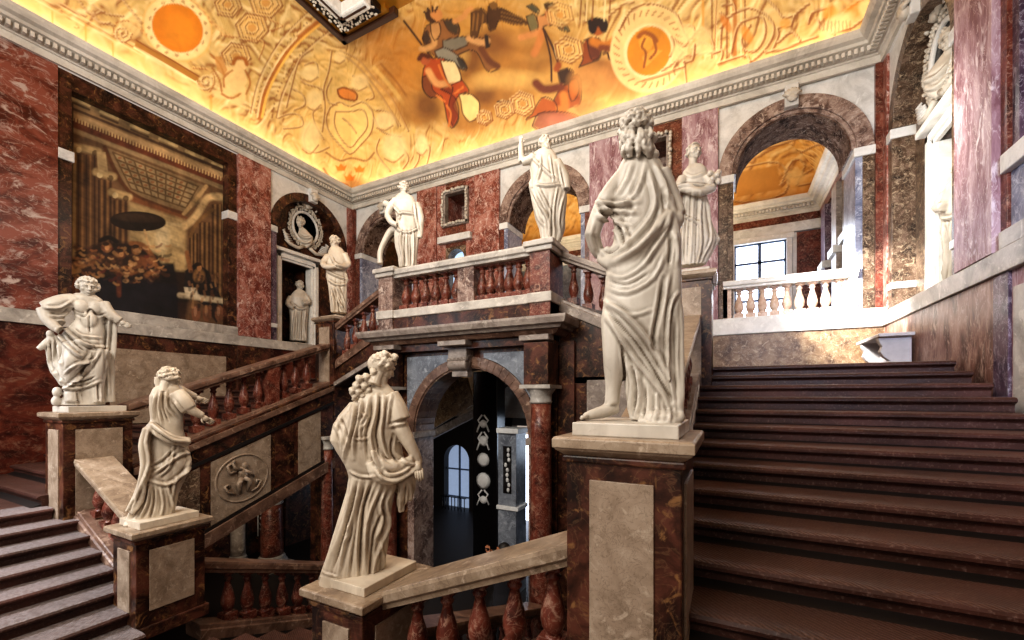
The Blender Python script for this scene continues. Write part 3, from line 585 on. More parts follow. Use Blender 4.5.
    pa.poly(C1(210, 200, 300, 180, 345, 190, 320, 230, 250, 250, 215, 240), '#7c7462', .95); pa.poly(C1(170, 250, 220, 235, 280, 270, 330, 330, 310, 345, 250, 300, 190, 290), '#8f8a78', .9); pa.poly(C1(280, 285, 310, 290, 330, 340, 300, 330), '#241a16', .9)
    pa.ell(*C1(178, 75)[0], 6.5, 6.5, '#c98648', 1, .2); pa.poly(C1(125, 65, 140, 50, 150, 85, 175, 105, 150, 110, 130, 90), '#4a2c18')
    for x, y in ((135, 40), (160, 33), (185, 35), (120, 60)): pa.line(C1(x, y, (x+160)/2, (y+75)/2), 1.3, '#4a2c18')
    pa.line(C1(270, 105, 310, 85, 330, 55, 350, 45), 3.2, '#d09050'); pa.line(C1(160, 170, 170, 215, 130, 240, 105, 240), 3.4, '#d09a5c'); pa.poly(C1(150, 120, 190, 110, 200, 160, 175, 200, 155, 170), '#c99458', .8)
    pa.line(C1(340, 190, 400, 210, 430, 200), 4, '#d09a60'); pa.line(C1(400, 240, 440, 300, 480, 325), 4, '#6a3c20'); pa.line(C1(425, 180, 430, 225), 2.6, '#33241c')
    # red robed reader
    pa.poly(C1(115, 340, 150, 290, 220, 290, 260, 350, 310, 400, 340, 450, 300, 460, 260, 520, 290, 580, 260, 630, 235, 600, 220, 520, 200, 470, 150, 480, 110, 430), '#b2481a', .95); pa.poly(C1(200, 440, 260, 430, 240, 520, 260, 620, 290, 560, 270, 480), '#7a3014', .8)
    pa.poly(C1(110, 380, 150, 370, 160, 440, 190, 470, 150, 480, 115, 440), '#7c4422', .9); pa.ell(*C1(125, 295)[0], 5, 5.5, '#b05a30', 1, .2); pa.line(C1(95, 290, 110, 270, 140, 280), 3, '#5a2a14')
    pa.line(C1(140, 350, 180, 410, 235, 410), 4.2, '#e0a060'); pa.poly(C1(200, 300, 270, 305, 300, 375, 295, 400, 240, 412), '#f1d49a'); pa.poly(C1(290, 465, 350, 465, 390, 505, 385, 570, 345, 600, 310, 560, 300, 500), '#ecc87e')
    for L in (C1(190, 320, 215, 380, 250, 430), C1(230, 520, 250, 560, 240, 620), C1(270, 460, 310, 430), C1(180, 470, 220, 500)): pa.line(L, 1.2, '#e08038', .8)
    # eagle
    pa.poly(C1(350, 60, 400, 40, 440, 80, 435, 110, 400, 120, 380, 180, 350, 180, 350, 120), '#5a3a1c'); pa.poly(C1(435, 30, 460, 10, 480, 40, 500, 40, 560, 70, 635, 115, 560, 120, 490, 100, 470, 140, 440, 150, 430, 90), '#4d3018'); pa.ell(*C1(462, 28)[0], 4, 4, '#7a5426', 1)
    for x in (365, 385, 410): pa.line(C1(x, 70, x-8, 150), 1., '#8f6430', .7)
    for y in (60, 80, 100): pa.line(C1(500, y, 600, y+25), 1., '#8f6430', .6)
    # winged child with staffs
    pa.poly(C2(85, 80, 140, 70, 185, 90, 180, 120, 120, 130, 100, 160, 70, 160), '#c98a50'); pa.ell(*C2(150, 70)[0], 5.5, 5.5, '#b0602c', 1, .2); pa.poly(C2(120, 20, 160, 15, 190, 50, 185, 95, 160, 60, 130, 50), '#4a3018'); pa.poly(C2(30, 30, 60, 20, 95, 50, 80, 65), '#55503a'); pa.poly(C2(180, 90, 210, 100, 245, 155, 190, 140), '#5a5438')
    pa.poly(C2(30, 80, 70, 70, 90, 130, 60, 170), '#7a6c44'); pa.line(C2(95, 160, 40, 175, 5, 185), 4, '#d08a4c'); pa.line(C2(110, 160, 90, 220, 70, 265), 4.6, '#cc8040'); pa.line(C2(115, 140, 150, 280, 155, 400), 1.2, '#4d2e18'); pa.line(C2(120, 150, 160, 230, 195, 330), 1.5, '#4d2e18')
    # muscular figure seen from behind
    pa.poly(C2(190, 450, 250, 380, 290, 370, 303, 420, 295, 510, 240, 530, 180, 540, 165, 500), '#9c4a18'); pa.poly(C2(240, 400, 280, 390, 290, 450, 260, 500, 240, 460), '#c06a28', .8, 2); pa.poly(C2(185, 350, 230, 335, 265, 355, 240, 410, 200, 415), '#3e2412')
    pa.line(C2(200, 430, 120, 440, 80, 410), 5.5, '#74371a'); pa.line(C2(180, 340, 190, 320), 4, '#a0501e'); pa.line(C2(215, 470, 220, 530, 180, 545), 5.5, '#c77830'); pa.poly(C2(60, 560, 110, 480, 170, 500, 180, 550, 110, 560, 30, 590), '#b05a22')
    pa.poly(C2(60, 620, 90, 560, 160, 550, 240, 555, 290, 580, 230, 630, 100, 640), '#8a4a34', .9, 1.5); pa.ell(*C2(180, 590)[0], 16, 6, '#b56c50', .6, .8); pa.ell(*C2(330, 540)[0], 18, 9, '#c87844', .6, 1.)
    pa.line(C2(-110, 500, -30, 505, 60, 540), 1.2, '#4d2e18'); 
    # dark haired reaching figure on a cloud
    pa.ell(*C2(400, 350)[0], 24, 13, '#9a5f28', .85, .6); pa.ell(*C2(500, 400)[0], 22, 16, '#c08040', .8, .7); pa.ell(*C2(350, 400)[0], 20, 14, '#c88c48', .8, .7)
    pa.poly(C2(290, 330, 310, 290, 300, 230, 330, 190, 390, 190, 400, 240, 390, 290, 340, 310), '#8a4216'); pa.poly(C2(330, 200, 400, 210, 390, 280, 350, 290), '#5a2a18', .8); pa.line(C2(360, 205, 420, 225, 470, 195, 505, 155), 5.2, '#c07424'); pa.line(C2(400, 235, 480, 240, 520, 225, 545, 200), 4.2, '#7c3e18')
    pa.ell(*C2(382, 140)[0], 6.5, 7.5, '#a85a22', 1, .2); pa.ell(*C2(375, 110)[0], 9, 5, '#2e1a10', 1, .3); pa.ell(*C2(358, 130)[0], 4.5, 8, '#2e1a10', 1, .3); pa.ell(*C2(412, 125)[0], 4.5, 7.5, '#2e1a10', 1, .3)
    for x, y in ((345, 110), (360, 95), (390, 95), (415, 100), (428, 125), (420, 150)): pa.line(C2((x+385)/2, (y+130)/2, x, y), 1.5, '#2e1a10')
    pa.line(C2(410, 265, 430, 260, 440, 290, 460, 295, 480, 270, 510, 262), 1.2, '#4a2a14')
    pa.out = False
    for cx, cy, r in ((569, 50, 15), (523, 104, 13), (505, 110, 10), (485, 118, 8)): hexa(pa, cx, cy, r, 20)
    hexa(pa, 560, 15, 14, 20, .5)
    # ---- portrait medallion and vertical bands
    pa.ell(649, 49, 38, 44, '#f2cf90', 1, .06, 20); pa.ell(649, 49, 37, 43, '#e9c07a', .7, .06, 20)
    for i in range(30): a = i*2*math.pi/30; pa.line([(649+30*math.cos(a), 49+34*math.sin(a)), (649+35*math.cos(a+.1), 49+39*math.sin(a+.1))], 1., LO, .6)
    pa.ell(649, 51, 25, 28, HI, 1, .06, 20); pa.ell(649, 51, 21.5, 25, '#d98a18', 1, .05, 20); pa.ell(646, 42, 7, 9, '#f0a838', .9, .3); pa.poly(C2(600, 280, 620, 330, 650, 300, 700, 250, 660, 240), '#f0aa40', .8); pa.line(C2(585, 180, 610, 160, 650, 175, 670, 200), 3, '#a05818'); pa.line(C2(615, 190, 600, 230, 620, 260, 610, 330), 1.4, '#a05818'); pa.line(C2(660, 200, 670, 250, 640, 290), 1.5, '#a05818')
    for x, c, w in ((727, LO, 1.2), (731, HI, 1.), (735, '#b5651a', 2.4), (741, HI, 1), (745, LO, 1.), (712, LO, 1), (716, HI, 1), (703, '#d89a40', 1.5), (582, LO, 1), (588, HI, 1), (594, LO, 1), (606, HI, 1.2), (611, LO, 1.)):
        y1 = 58 if x > 700 else 20; pa.line([(x, -10), (x-2 if x < 620 else x, y1)], w, c, .8)
    pa.relief(D2(160, 240, 170, 0), 1.2)
    for L in (C2(760, 190, 800, 230, 830, 200, 800, 140, 850, 130, 860, 170, 830, 200), C2(860, 170, 900, 140, 950, 200, 950, 260), C2(850, 240, 900, 210, 960, 240), C2(700, 350, 760, 310, 800, 260), C2(760, 340, 800, 290, 860, 270, 985, 255), C2(810, 300, 820, 410), C2(600, 400, 700, 370, 810, 330), C2(500, 130, 560, 40, 660, 20, 760, 60, 800, 130), C2(490, 150, 520, 90), C2(560, 10, 500, 30, 440, 80), C2(740, 280, 760, 230, 745, 180), C2(780, 300, 760, 330)): pa.relief(L, 1.6, HI, LO, .8)
    for q in ((C2(820, 165), 8, 9), (C2(900, 170), 9, 8), (C2(780, 260), 7, 8), (C2(900, 240), 11, 7)): pa.ell(*q[0][0], q[1], q[2], '#f3cf8c', .7, .5)
    for L in (D2(190, 230, 200, 120, 260, 60, 330, 40, 400, 70, 440, 130, 420, 200, 370, 260, 330, 290), D2(240, 250, 270, 130, 320, 90, 380, 80, 400, 130, 390, 190, 350, 240, 300, 230, 290, 180, 330, 120), D2(430, 240, 460, 170, 460, 130, 520, 125), D2(520, 120, 540, 70, 600, 20), D2(410, 0, 450, 40, 480, 80, 520, 80), D2(400, 245, 480, 230, 560, 200, 640, 170), D2(600, 110, 620, 60, 690, 40, 700, 80, 680, 140), D2(700, 150, 780, 140, 830, 110, 890, 60, 905, 20), D2(760, 70, 800, 30, 850, 0), D2(640, 90, 670, 140, 720, 160), D2(460, 200, 520, 150, 560, 190), D2(200, 30, 250, 20, 260, 60), D2(190, 60, 220, 100, 190, 130), D2(20, 290, 60, 280, 70, 210), D2(160, 250, 200, 240, 190, 290), D2(180, 300, 300, 260, 330, 290)): pa.relief(L, 1.9, HI, LO, .85)
    for q in ((D2(310, 160), 5, 10, '#d88a2a'), (D2(215, 110), 4, 10, '#d07a1c'), (D2(700, 60), 8, 7, '#e09a38'), (D2(810, 50), 14, 7, '#d98e2c'), (D2(490, 110), 6, 5, '#dfa040'), (D2(730, 110), 18, 8, '#f6d592'), (D2(870, 40), 8, 9, '#f6d592')): pa.ell(*q[0][0], q[1], q[2], q[3], .75, .5, -30)
    for i in range(9): pa.line(D2(650+i*18, 145-abs(i-4)*1, 655+i*17, 100), .9, LO, .5)
for wll, nm, n, lb in (('L', 'ceiling_left', 460, 'golden painted cove above the left wall with an orange medallion'), ('B', 'ceiling_back', 640, 'golden painted cove above the back wall with figures on clouds'), ('R', 'ceiling_right', 60, 'golden painted cove above the right wall')):
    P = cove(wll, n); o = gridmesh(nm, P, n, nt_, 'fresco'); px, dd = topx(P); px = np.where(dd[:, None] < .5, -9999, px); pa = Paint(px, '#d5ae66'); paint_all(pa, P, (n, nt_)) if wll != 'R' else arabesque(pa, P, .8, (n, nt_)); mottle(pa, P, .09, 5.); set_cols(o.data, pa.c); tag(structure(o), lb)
mb = MB(); mb.box(XL+CV-.05, XR-CV+.05, Y0W, YB-CV+.05, ZCT, ZCT+.1); cg = structure(mb.build('ceiling', 'goldwood')); tag(cg, 'flat middle of the ceiling inside its moulded frame')
# moulded ceiling frame, its corner showing at the top of the picture
fx, fy = XL+CV, YB-CV
tf = structure(MB().box(fx-.03, fx+.12, Y0W, fy+.03, ZCT-.16, ZCT+.02).box(fx-.03, fx+1.75, fy-.12, fy+.03, ZCT-.16, ZCT+.02).build('trim_4', 'wood', None, .02)); tag(tf, 'brown and gilded moulded frame on the ceiling, its corner pointing down')
MB().box(fx+.12, fx+.26, Y0W, fy-.12, ZCT-.10, ZCT+.02).box(fx+.12, fx+1.6, fy-.26, fy-.12, ZCT-.10, ZCT+.02).build('gilt_strip', 'goldwood', tf, .01)
MB().box(fx+.26, fx+.52, Y0W, fy-.26, ZCT-.2, ZCT).box(fx+.26, fx+1.5, fy-.52, fy-.26, ZCT-.2, ZCT).build('dark_band', 'black', tf, .03)
mb = MB()
for i in range(70): mb.ball((fx+.28+random.random()*.2, fy-.3-i*.035, ZCT-.2), (.035, .03, .03), 5, 4)
for i in range(34): mb.ball((fx+.3+i*.035, fy-.30-random.random()*.2, ZCT-.2), (.03, .035, .03), 5, 4)
mb.build('leaf_moulding', 'st_white', tf)
MB().box(fx+.52, fx+.75, Y0W, fy-.52, ZCT-.3, ZCT).box(fx+.52, fx+1.45, fy-.75, fy-.52, ZCT-.3, ZCT).build('inner_moulding', 'spandrel', tf, .04)
MB().box(fx+.62, fx+.66, Y0W, fy-.62, ZCT-.32, ZCT).box(fx+.62, fx+1.4, fy-.66, fy-.62, ZCT-.32, ZCT).build('inner_strip', 'wood', tf)

# ================================================================== wall painting
def banquet(pa):
    pa.poly(PP(30, 20, 440, 220, 440, 640, 30, 640), '#6e5238')
    # entablature
    pa.poly(PP(40, 30, 428, 200, 428, 262, 40, 130), '#8a6f4c')
    for x, y in ((40, 45), (110, 78), (185, 112), (255, 145), (320, 175), (385, 205)): pa.line(PP(x, y, x+42, y+18), 1.6, '#c9ab78'); pa.line(PP(x, y+10, x+42, y+28), 1.2, '#4f3a26')
    pa.line(PP(40, 85, 428, 242), 3., '#b2946a'); pa.line(PP(40, 70, 428, 228), 1.5, '#4b3524'); pa.poly(PP(40, 92, 428, 248, 428, 268, 40, 118), '#6b3a24'); 
    for i in range(52): f = i/52; pa.line(PP(42+386*f, 92+156*f, 42+386*f, 99+156*f), .9, '#c6a878')
    pa.line(PP(40, 122, 428, 272), 2.6, '#9c8460')
    # coffered ceiling of the painted hall
    pa.poly(PP(120, 165, 370, 262, 355, 300, 315, 330, 180, 275), '#8d7554'); pa.poly(PP(140, 178, 350, 262, 320, 315, 185, 268), '#a08a66')
    for i in range(6): f = i/5; pa.line(PP(140+45*f, 178+90*f, 350-30*f, 262+53*f), .9, '#6a5236')
    for i in range(9): f = i/8; pa.line(PP(140+210*f, 178+84*f, 185+135*f, 268+47*f), .9, '#6a5236')
    for i in range(4):
        for j in range(7): f, g = (i+.5)/5, (j+.5)/8; pa.ell(*PP(140+45*f+(210-75*f)*g, 178+90*f+(84-37*f)*g)[0], 2, 1.2, '#8f5c38', .8)
    pa.line(PP(120, 165, 180, 275, 315, 330), 2.4, '#5d3a22'); pa.line(PP(315, 330, 370, 262), 2.4, '#b7986a'); pa.line(PP(175, 288, 318, 342), 3.2, '#7c4e30')
    # back wall light
    pa.poly(PP(180, 300, 320, 345, 322, 540, 180, 540), '#a48c62', 1, 2); pa.poly(PP(210, 360, 300, 350, 318, 450, 230, 460), '#c2aa7c', .8, 4); pa.poly(PP(270, 405, 315, 415, 315, 480, 268, 480), '#b49a6c')
    pa.ell(*PP(262, 385)[0], 7, 13, '#d6c39a', .7, .8); pa.line(PP(180, 340, 320, 360), 2, '#cdb688', .8)
    # columns left and right
    for x0, x1, y0 in ((50, 100, 178), (102, 138, 240), (140, 176, 290)):
        pa.poly(PP(x0, y0, x1, y0+14, x1, 470, x0, 470), '#5c4028')
        for k in range(5): xx = x0+(x1-x0)*(k+.5)/5; pa.line(PP(xx, y0+8, xx, 470), 1.1, '#84623e' if k % 2 else '#3c281a', .9)
        pa.line(PP(x0-4, y0-14, x1+4, y0-2), 4.5, '#b59a6c'); pa.ell(*PP(x0+6, y0-6)[0], 3, 3, '#d8c292', .8); pa.ell(*PP(x1-4, y0+2)[0], 3, 3, '#4f3a24', .8)
    pa.poly(PP(100, 175, 122, 178, 130, 240, 104, 230), '#c0a678', .8)
    for x0, x1, y0 in ((383, 413, 300), (352, 380, 345), (328, 350, 372)):
        pa.poly(PP(x0, y0, x1, y0+6, x1, 545, x0, 500), '#65482e')
        for k in range(5): xx = x0+(x1-x0)*(k+.5)/5; pa.line(PP(xx, y0+8, xx, 530), 1.1, '#8b6a44' if k % 2 else '#432d1c', .9)
    pa.line(PP(318, 360, 345, 335, 375, 290, 418, 290), 4.5, '#c2a678'); pa.line(PP(330, 385, 350, 350, 385, 320), 2, '#7c5c38'); pa.line(PP(415, 300, 418, 540), 2.5, '#b09668'); pa.line(PP(424, 270, 426, 600), 3, '#3a2418'); pa.line(PP(38, 60, 38, 480), 2.5, '#3a2418'); pa.line(PP(46, 170, 44, 440), 2., '#9c8258')
    # canopy, company at table
    pa.ell(*PP(202, 348)[0], 28, 9.8, '#241a14', 1, .06, 3); pa.ell(*PP(202, 340)[0], 24, 4.5, '#3c2c20', .8, .4, 3); pa.line(PP(218, 370, 232, 420, 255, 480), 1.2, '#c2a070')
    pa.poly(PP(10, 470, 60, 420, 110, 400, 200, 400, 250, 430, 270, 470, 320, 470, 330, 520, 320, 590, 120, 580, 20, 540), '#2b1c14', 1, 2)
    pa.poly(PP(60, 480, 300, 500, 305, 590, 90, 570), '#15131a', 1, 2); pa.poly(PP(255, 460, 290, 450, 300, 500, 260, 500), '#120f12', 1, 1.5)
    for x, y, rx, ry, c in ((125, 412, 5, 5, '#a06c40'), (198, 418, 4.5, 5, '#b07a48'), (160, 428, 5, 5, '#6a4028'), (95, 440, 9, 6, '#7c5230'), (60, 455, 9, 4, '#a87648'), (215, 450, 9, 7, '#7a4a2c'), (175, 470, 13, 5, '#80522e'), (235, 480, 7, 4, '#a46c40'), (140, 450, 9, 7, '#5a3a24'), (40, 470, 8, 3.5, '#b08654'), (345, 480, 8, 7, '#8a6038'), (352, 462, 4, 4.5, '#6a4428'), (272, 462, 7, 5, '#171214')): pa.ell(*PP(x, y)[0], rx, ry, c, .9, .5)
    pa.line(PP(110, 395, 130, 388, 150, 398), 3, '#1b120e'); pa.line(PP(185, 402, 215, 408, 240, 440, 250, 470), 3, '#8a5a34'); pa.line(PP(20, 468, 60, 450, 95, 435), 2.6, '#b98a5a'); pa.line(PP(155, 480, 155, 530), 3, '#5c3020'); pa.line(PP(70, 470, 110, 465), 2.4, '#3a241a')
    pa.poly(PP(318, 470, 345, 450, 375, 470, 400, 520, 415, 560, 395, 600, 370, 560, 330, 530, 315, 510), '#1c1818'); pa.line(PP(332, 470, 322, 425), 2.6, '#8a5c38'); pa.ell(*PP(352, 482)[0], 6, 7, '#a0764a', .8, .4)
    pa.line(PP(305, 530, 440, 548), 3.4, '#b9a88a'); pa.poly(PP(315, 510, 345, 512, 358, 540, 320, 535), '#c6b89c')
    for x in (345, 372, 402): pa.ell(*PP(x, 575)[0], 4.5, 8, '#85573c'); pa.ell(*PP(x-2, 570)[0], 1.6, 5, '#b4886a', .8)
    for x in (18, 50, 82): pa.ell(*PP(x, 510)[0], 4.5, 10, '#7a4c34'); pa.line(PP(x, 490, x, 540), 1.3, '#a88060')
    pa.poly(PP(300, 548, 440, 560, 440, 640, 300, 640), '#3c2419', .35)
    rd = random.Random(8)
    for i in range(170):
        x, y = rd.uniform(40, 270), rd.uniform(408, 500); c = rd.choice(['#8c5a36', '#6b2f22', '#b98a58', '#2a1a12', '#4e3020', '#9b6b44', '#3a2a2c', '#c9a070', '#1c1412']); a_ = rd.uniform(-.6, .9); L = rd.uniform(5, 16)
        pa.line(PP(x, y, x+L*math.cos(a_)*.6, y+L*math.sin(a_)*.6+2, x+L*math.cos(a_), y+L*math.sin(a_)), rd.uniform(.8, 2.2), c, .6)
    for i in range(50):
        x, y = rd.uniform(325, 405), rd.uniform(470, 560); c = rd.choice(['#5a3a26', '#2a2224', '#a07850', '#3c2c2c', '#14100f', '#8a6244']); L = rd.uniform(5, 14); pa.line(PP(x, y, x+rd.uniform(-3, 3), y+L), rd.uniform(.8, 1.8), c, .6)
    for x, y in ((125, 412), (198, 418), (160, 428), (352, 462)): pa.ell(*PP(x+1, y+1)[0], 2.4, 2.8, '#c08c5c', .9, .4); pa.ell(*PP(x-2, y-8)[0], 3.4, 2., '#20140e', .9, .4)
    pa.line(PP(0, 470, 22, 462), 2., '#b9a88a')
na, nb_ = 230, 300
ys = np.linspace(3.39, 6.27, na); zs = np.linspace(1.77, 5.93, nb_); Yg, Zg = np.meshgrid(ys, zs, indexing='ij'); P = np.stack([np.full(Yg.size, XL-.28), Yg.ravel(), Zg.ravel()], 1)
wp = empty('wall_painting', 'large dark painted banquet scene under a round black canopy on the left wall', 'painting')
o = gridmesh('canvas', P, na, nb_, 'canvas', wp, False); px, _ = topx(P); pa = Paint(px, '#5c4430'); banquet(pa); mottle(pa, P, .28, 12.); set_cols(o.data, pa.c)
MB().box(XL-.31, XL-.29, 3.37, 6.29, 1.75, 5.95).build('backing', 'wood', wp); recenter(wp, (XL-.29, 4.8, 1.77))
# painting on the right wall, of which only fluted columns are seen
na, nb_ = 60, 160
ys = np.linspace(3.2, 6.24, na); zs = np.linspace(2.56, 5.93, nb_); Yg, Zg = np.meshgrid(ys, zs, indexing='ij'); P = np.stack([np.full(Yg.size, XR+.28), Yg.ravel(), Zg.ravel()], 1)
wp = empty('wall_painting', 'painting of fluted brown columns at the far right edge', 'painting'); o = gridmesh('canvas', P, na, nb_, 'canvas', wp, False); pa = Paint(P[:, 1:]*100, '#6e5c48')
for k in range(30): yk = 622-k*4.2; pa.line([(yk, 240), (yk, 600)], 1.5, '#93806a' if k % 2 else '#4c3c2e')
pa.line([(500, 300), (500, 600)], 18, '#31241a'); set_cols(o.data, pa.c)
MB().box(XR+.29, XR+.31, 3.2, 6.26, 2.54, 5.95).build('backing', 'wood', wp); recenter(wp, (XR+.29, 4.8, 2.56))

gal_ceiling()
# ================================================================== stairs
R_, G_ = .15, .411
def Ny(Y): return -1.217 + R_/G_*(Y-2.556)            # nosing line of the two side flights
def stepbox(mb, y0, y1, z, x0, x1):                      # a step with rounded nosing, along X, rising to +Y
    pr = [(y1, z-.17), (y1, z), (y0, z), (y0-.035, z-.008), (y0-.05, z-.025), (y0-.05, z-.045), (y0-.03, z-.06), (y0-.012, z-.068), (y0, z-.085), (y0, z-.17)]
    mb.prism(pr, lambda u, v, w: (w, u, v), x0, x1); return mb
def side_flight(s, label):
    xa, xb = (-.37, 2.49) if s > 0 else (2*XC-2.49, 2*XC+.37)
    t = empty('staircase_flight', label, 'staircase', 'side flights of the stair')
    for k in range(-1, 12):
        y0 = 2.556+k*G_; z = (k-8.112)*R_
        y1 = y0+G_+.03 if k < 11 else y0+.5
        o = stepbox(MB(), y0+.05, y1+.05, z, xa if s > 0 or k > -2 else xa, xb).build('step', 'step', t)
        for p in o.data.polygons: pass
    mb = MB(); pr = [(2.0, -1.55), (7.1, .27), (7.1, -.25), (3.4, -1.55)]
    mb.prism(pr, lambda u, v, w: (w, u, v), xa+.02, xb-.02); mb.build('underside', 'dark', t)
    recenter(t, ((xa+xb)/2, 2.2, -1.517)); return t
side_flight(1, 'broad dark brown flight rising on the right towards the upper landing')
side_flight(-1, 'left flight rising along the left wall behind its balustrade, beneath the large painting')
# landings (part of the building)
def landing(name, lb, *bx): 
    mb = MB()
    for b in bx: mb.box(*b)
    tag(structure(mb.build(name, 'step')), lb)
landing('floor_right_low', 'lower right landing at the foot of the broad dark stairs', (XC+4.25, XR, Y0W, 2.16, -1.8, -1.517))
landing('floor_left_low', 'lower left landing with a dark top behind the lower left steps', (XL, XC-4.25, Y0W, 2.16, -1.75, -1.517))
landing('floor_right_high', 'upper right landing behind the top step, carrying the grey bench', (-.4, XR, 7.58, YB, .1, .433), (-1.15, -.4, 7.3, YB, .1, .433))
landing('floor_left_high', 'upper left landing below the statue niche of the left wall', (XL, 2*XC+.4, 7.58, YB, .1, .433), (2*XC+.4, 2*XC+1.15, 7.3, YB, .1, .433))
landing('floor_middle', 'lowest middle landing between the two descending flights', (XC-1.0, XC+1.0, Y0W, 1.8, -3.0, -2.717))
# flights from the lower landings to the middle landing (treads run towards the camera)
for s, lb in ((1, 'short descending flight below the nearest balustrade, seen through its balusters'), (-1, 'pale edged flight of broad steps at the lower left, descending to the right')):
    t = empty('staircase_flight', lb, 'staircase', 'short flights to the middle landing')
    for i in range(8):
        off = 3.85-.36*i; z = -1.517-.15*i
        pr = [(-.06, z-.17), (-.06, z-.085), (-.09, z-.06), (-.11, z-.04), (-.11, z-.025), (-.09, z-.006), (-.06, z), (.40, z), (.40, z-.17)]
        mb = MB(); mb.prism(pr, lambda u, v, w, off=off, s=s: (XC+s*(off+u), w, v), Y0W, 2.24+ (.28 if 0 < i < 6 else 0)); mb.build('step', 'step' if s > 0 else 'stepwornlit', t)
    recenter(t, (XC+s*2.6, .3, -2.717))
# central flight down to the hall
t = empty('staircase_flight', 'central flight going down under the balcony into the dark lower hall', 'staircase')
for j in range(10):
    z = -2.717-.15*j; y = 2.2+.395*j
    MB().prism([(y-.4, z-.17), (y-.4, z), (y, z), (y, z-.17)], lambda u, v, w: (w, u, v), XC-1.38, XC+1.38).build('step', 'step', t)
recenter(t, (XC, 4.2, ZH))

# ================================================================== pedestals
def pedestal(x0, x1, y0, y1, zb, zt, label, faces, panel='panel', body='brown', h=.10, ov=.065, capmat='cap', side='greydark', pil=(.135, .12, .135), grp='marble statue pedestals'):
    t = empty('statue_pedestal', label, 'pedestal', grp)
    MB().box(x0, x1, y0, y1, zb, zt-h).build('body', body, t, .008)
    prof = [(0, zt-h-.01), (.015, zt-h), (ov*.75, zt-h+.025), (ov*.85, zt-h+.035), (ov, zt-h+.04), (ov, zt-.012), (ov-.012, zt)]
    mb = MB(); pth = [(x0, y0), (x0, y1), (x1, y1), (x1, y0)]
    vs = []; n = len(prof)
    for o, z in prof: vs += [(x0-o, y0-o, z), (x1+o, y0-o, z), (x1+o, y1+o, z), (x0-o, y1+o, z)]
    fs = [(4*i+k, 4*i+(k+1) % 4, 4*i+4+(k+1) % 4, 4*i+4+k) for i in range(n-1) for k in range(4)] + [(3, 2, 1, 0), tuple(4*(n-1)+k for k in range(4))]
    mb.add(vs, fs); cp_ = mb.build('cap', capmat, t, .004); MB().box(x0-.02, x1+.02, y0-.02, y1+.02, zt-h-.045, zt-h-.005).build('neck_moulding', body, cp_, .01)
    MB().box(x0-.035, x1+.035, y0-.035, y1+.035, zb, zb+.14).build('plinth', body, t, .012)
    a, b, c = pil
    for f in faces:
        z0, z1 = zb+.30, zt-h-c
        if f == '-y': MB().box(x0+a, x1-a, y0-.012, y0+.01, z0, z1).build('inlay_panel', panel, t, .003)
        if f == '+x': MB().box(x1-.01, x1+.012, y0+b, y1-b, z0, z1).build('inlay_panel', panel, t, .003)
        if f == '-x': MB().box(x0-.012, x0+.01, y0+b, y1-b, z0, z1).build('inlay_panel', side, t, .003)
    recenter(t, ((x0+x1)/2, (y0+y1)/2, zb)); return t
pi_, po_ = 3.532, 4.142
zc1 = -.23
pedestal(XC+pi_, XC+po_, 2.27, 3.01, -1.667, zc1, 'nearest tall pedestal with a beige panel, left of the broad dark stairs', ['-y', '+x'])
pedestal(XC-po_, XC-pi_, 2.27, 3.01, -1.97, zc1, 'pedestal under the bare-chested statue at the far left, with a sloping rail meeting its panel', ['-y', '+x'])
pedestal(XC+1.43, XC+1.98, 2.235, 2.92, -2.717, -1.5, 'low pedestal under the cream statue seen from behind in the middle foreground', ['-y', '+x'])
pedestal(XC-1.98, XC-1.43, 2.235, 2.92, -2.717, -1.5, 'low pedestal at the foot of the lower left steps, under the pointing cream statue', ['-y', '+x'])
pedestal(XC+pi_, XC+po_, 6.6, 7.3, -.05, 1.79, 'dark brown pedestal at the top of the broad stairs behind the large statue', ['-y'])
pedestal(XC-po_, XC-pi_, 6.6, 7.3, -.9, 1.79, 'dark brown pedestal halfway up the left wall stair below a standing statue', ['-y'])

# ================================================================== balusters and balustrades
def baluster_mesh(name, mat, h, r=.085, n=14):
    pr = [(.62, .0), (.62, .0), (.98, .02), (1.0, .09), (.95, .13), (.72, .16), (.60, .19), (.62, .21), (.88, .27), (1.0, .36), (.98, .43), (.80, .54), (.55, .66), (.42, .75), (.40, .79), (.58, .81), (.62, .84), (.45, .86), (.50, .89), (.80, .93), (.86, .96)]
    mb = MB(); mb.lathe([(a*r, b*h) for a, b in pr], n=n)
    mb.box(-r, r, -r, r, 0, .16*h); mb.box(-r*.88, r*.88, -r*.88, r*.88, .93*h, h)
    o = mb.build(name, mat); me = o.data; D.objects.remove(o); return me
BMESH = {}
def balusters(t, pts, mat, h, r=.085):
    """one child per baluster at each (x,y,z)"""
    key = (mat, round(h, 3), r)
    if key not in BMESH: BMESH[key] = baluster_mesh('baluster', mat, h, r)
    for p in pts:
        o = D.objects.new('baluster', BMESH[key]); COL.objects.link(o); o.location = p; o.parent = t; o.rotation_euler.z = 0
def bar(p0, p1, wdir, w, prof):
    """sloped moulding between two 3D points; prof = list of (side fraction -1..1, z offset)"""
    p0, p1, wd = Vector(p0), Vector(p1), Vector(wdir); mb = MB(); n = len(prof); vs = []
    for p in (p0, p1):
        for a, z in prof: vs.append(tuple(p+wd*(a*w/2)+Vector((0, 0, z))))
    mb.add(vs, [tuple(range(n)), tuple(range(2*n-1, n-1, -1))]+[(i, (i+1) % n, n+(i+1) % n, n+i) for i in range(n)]); return mb
RAILP = [(-.80, -.15), (-.82, -.11), (-.97, -.09), (-1., -.03), (-.97, 0), (.97, 0), (1., -.03), (.97, -.09), (.82, -.11), (.80, -.15)]
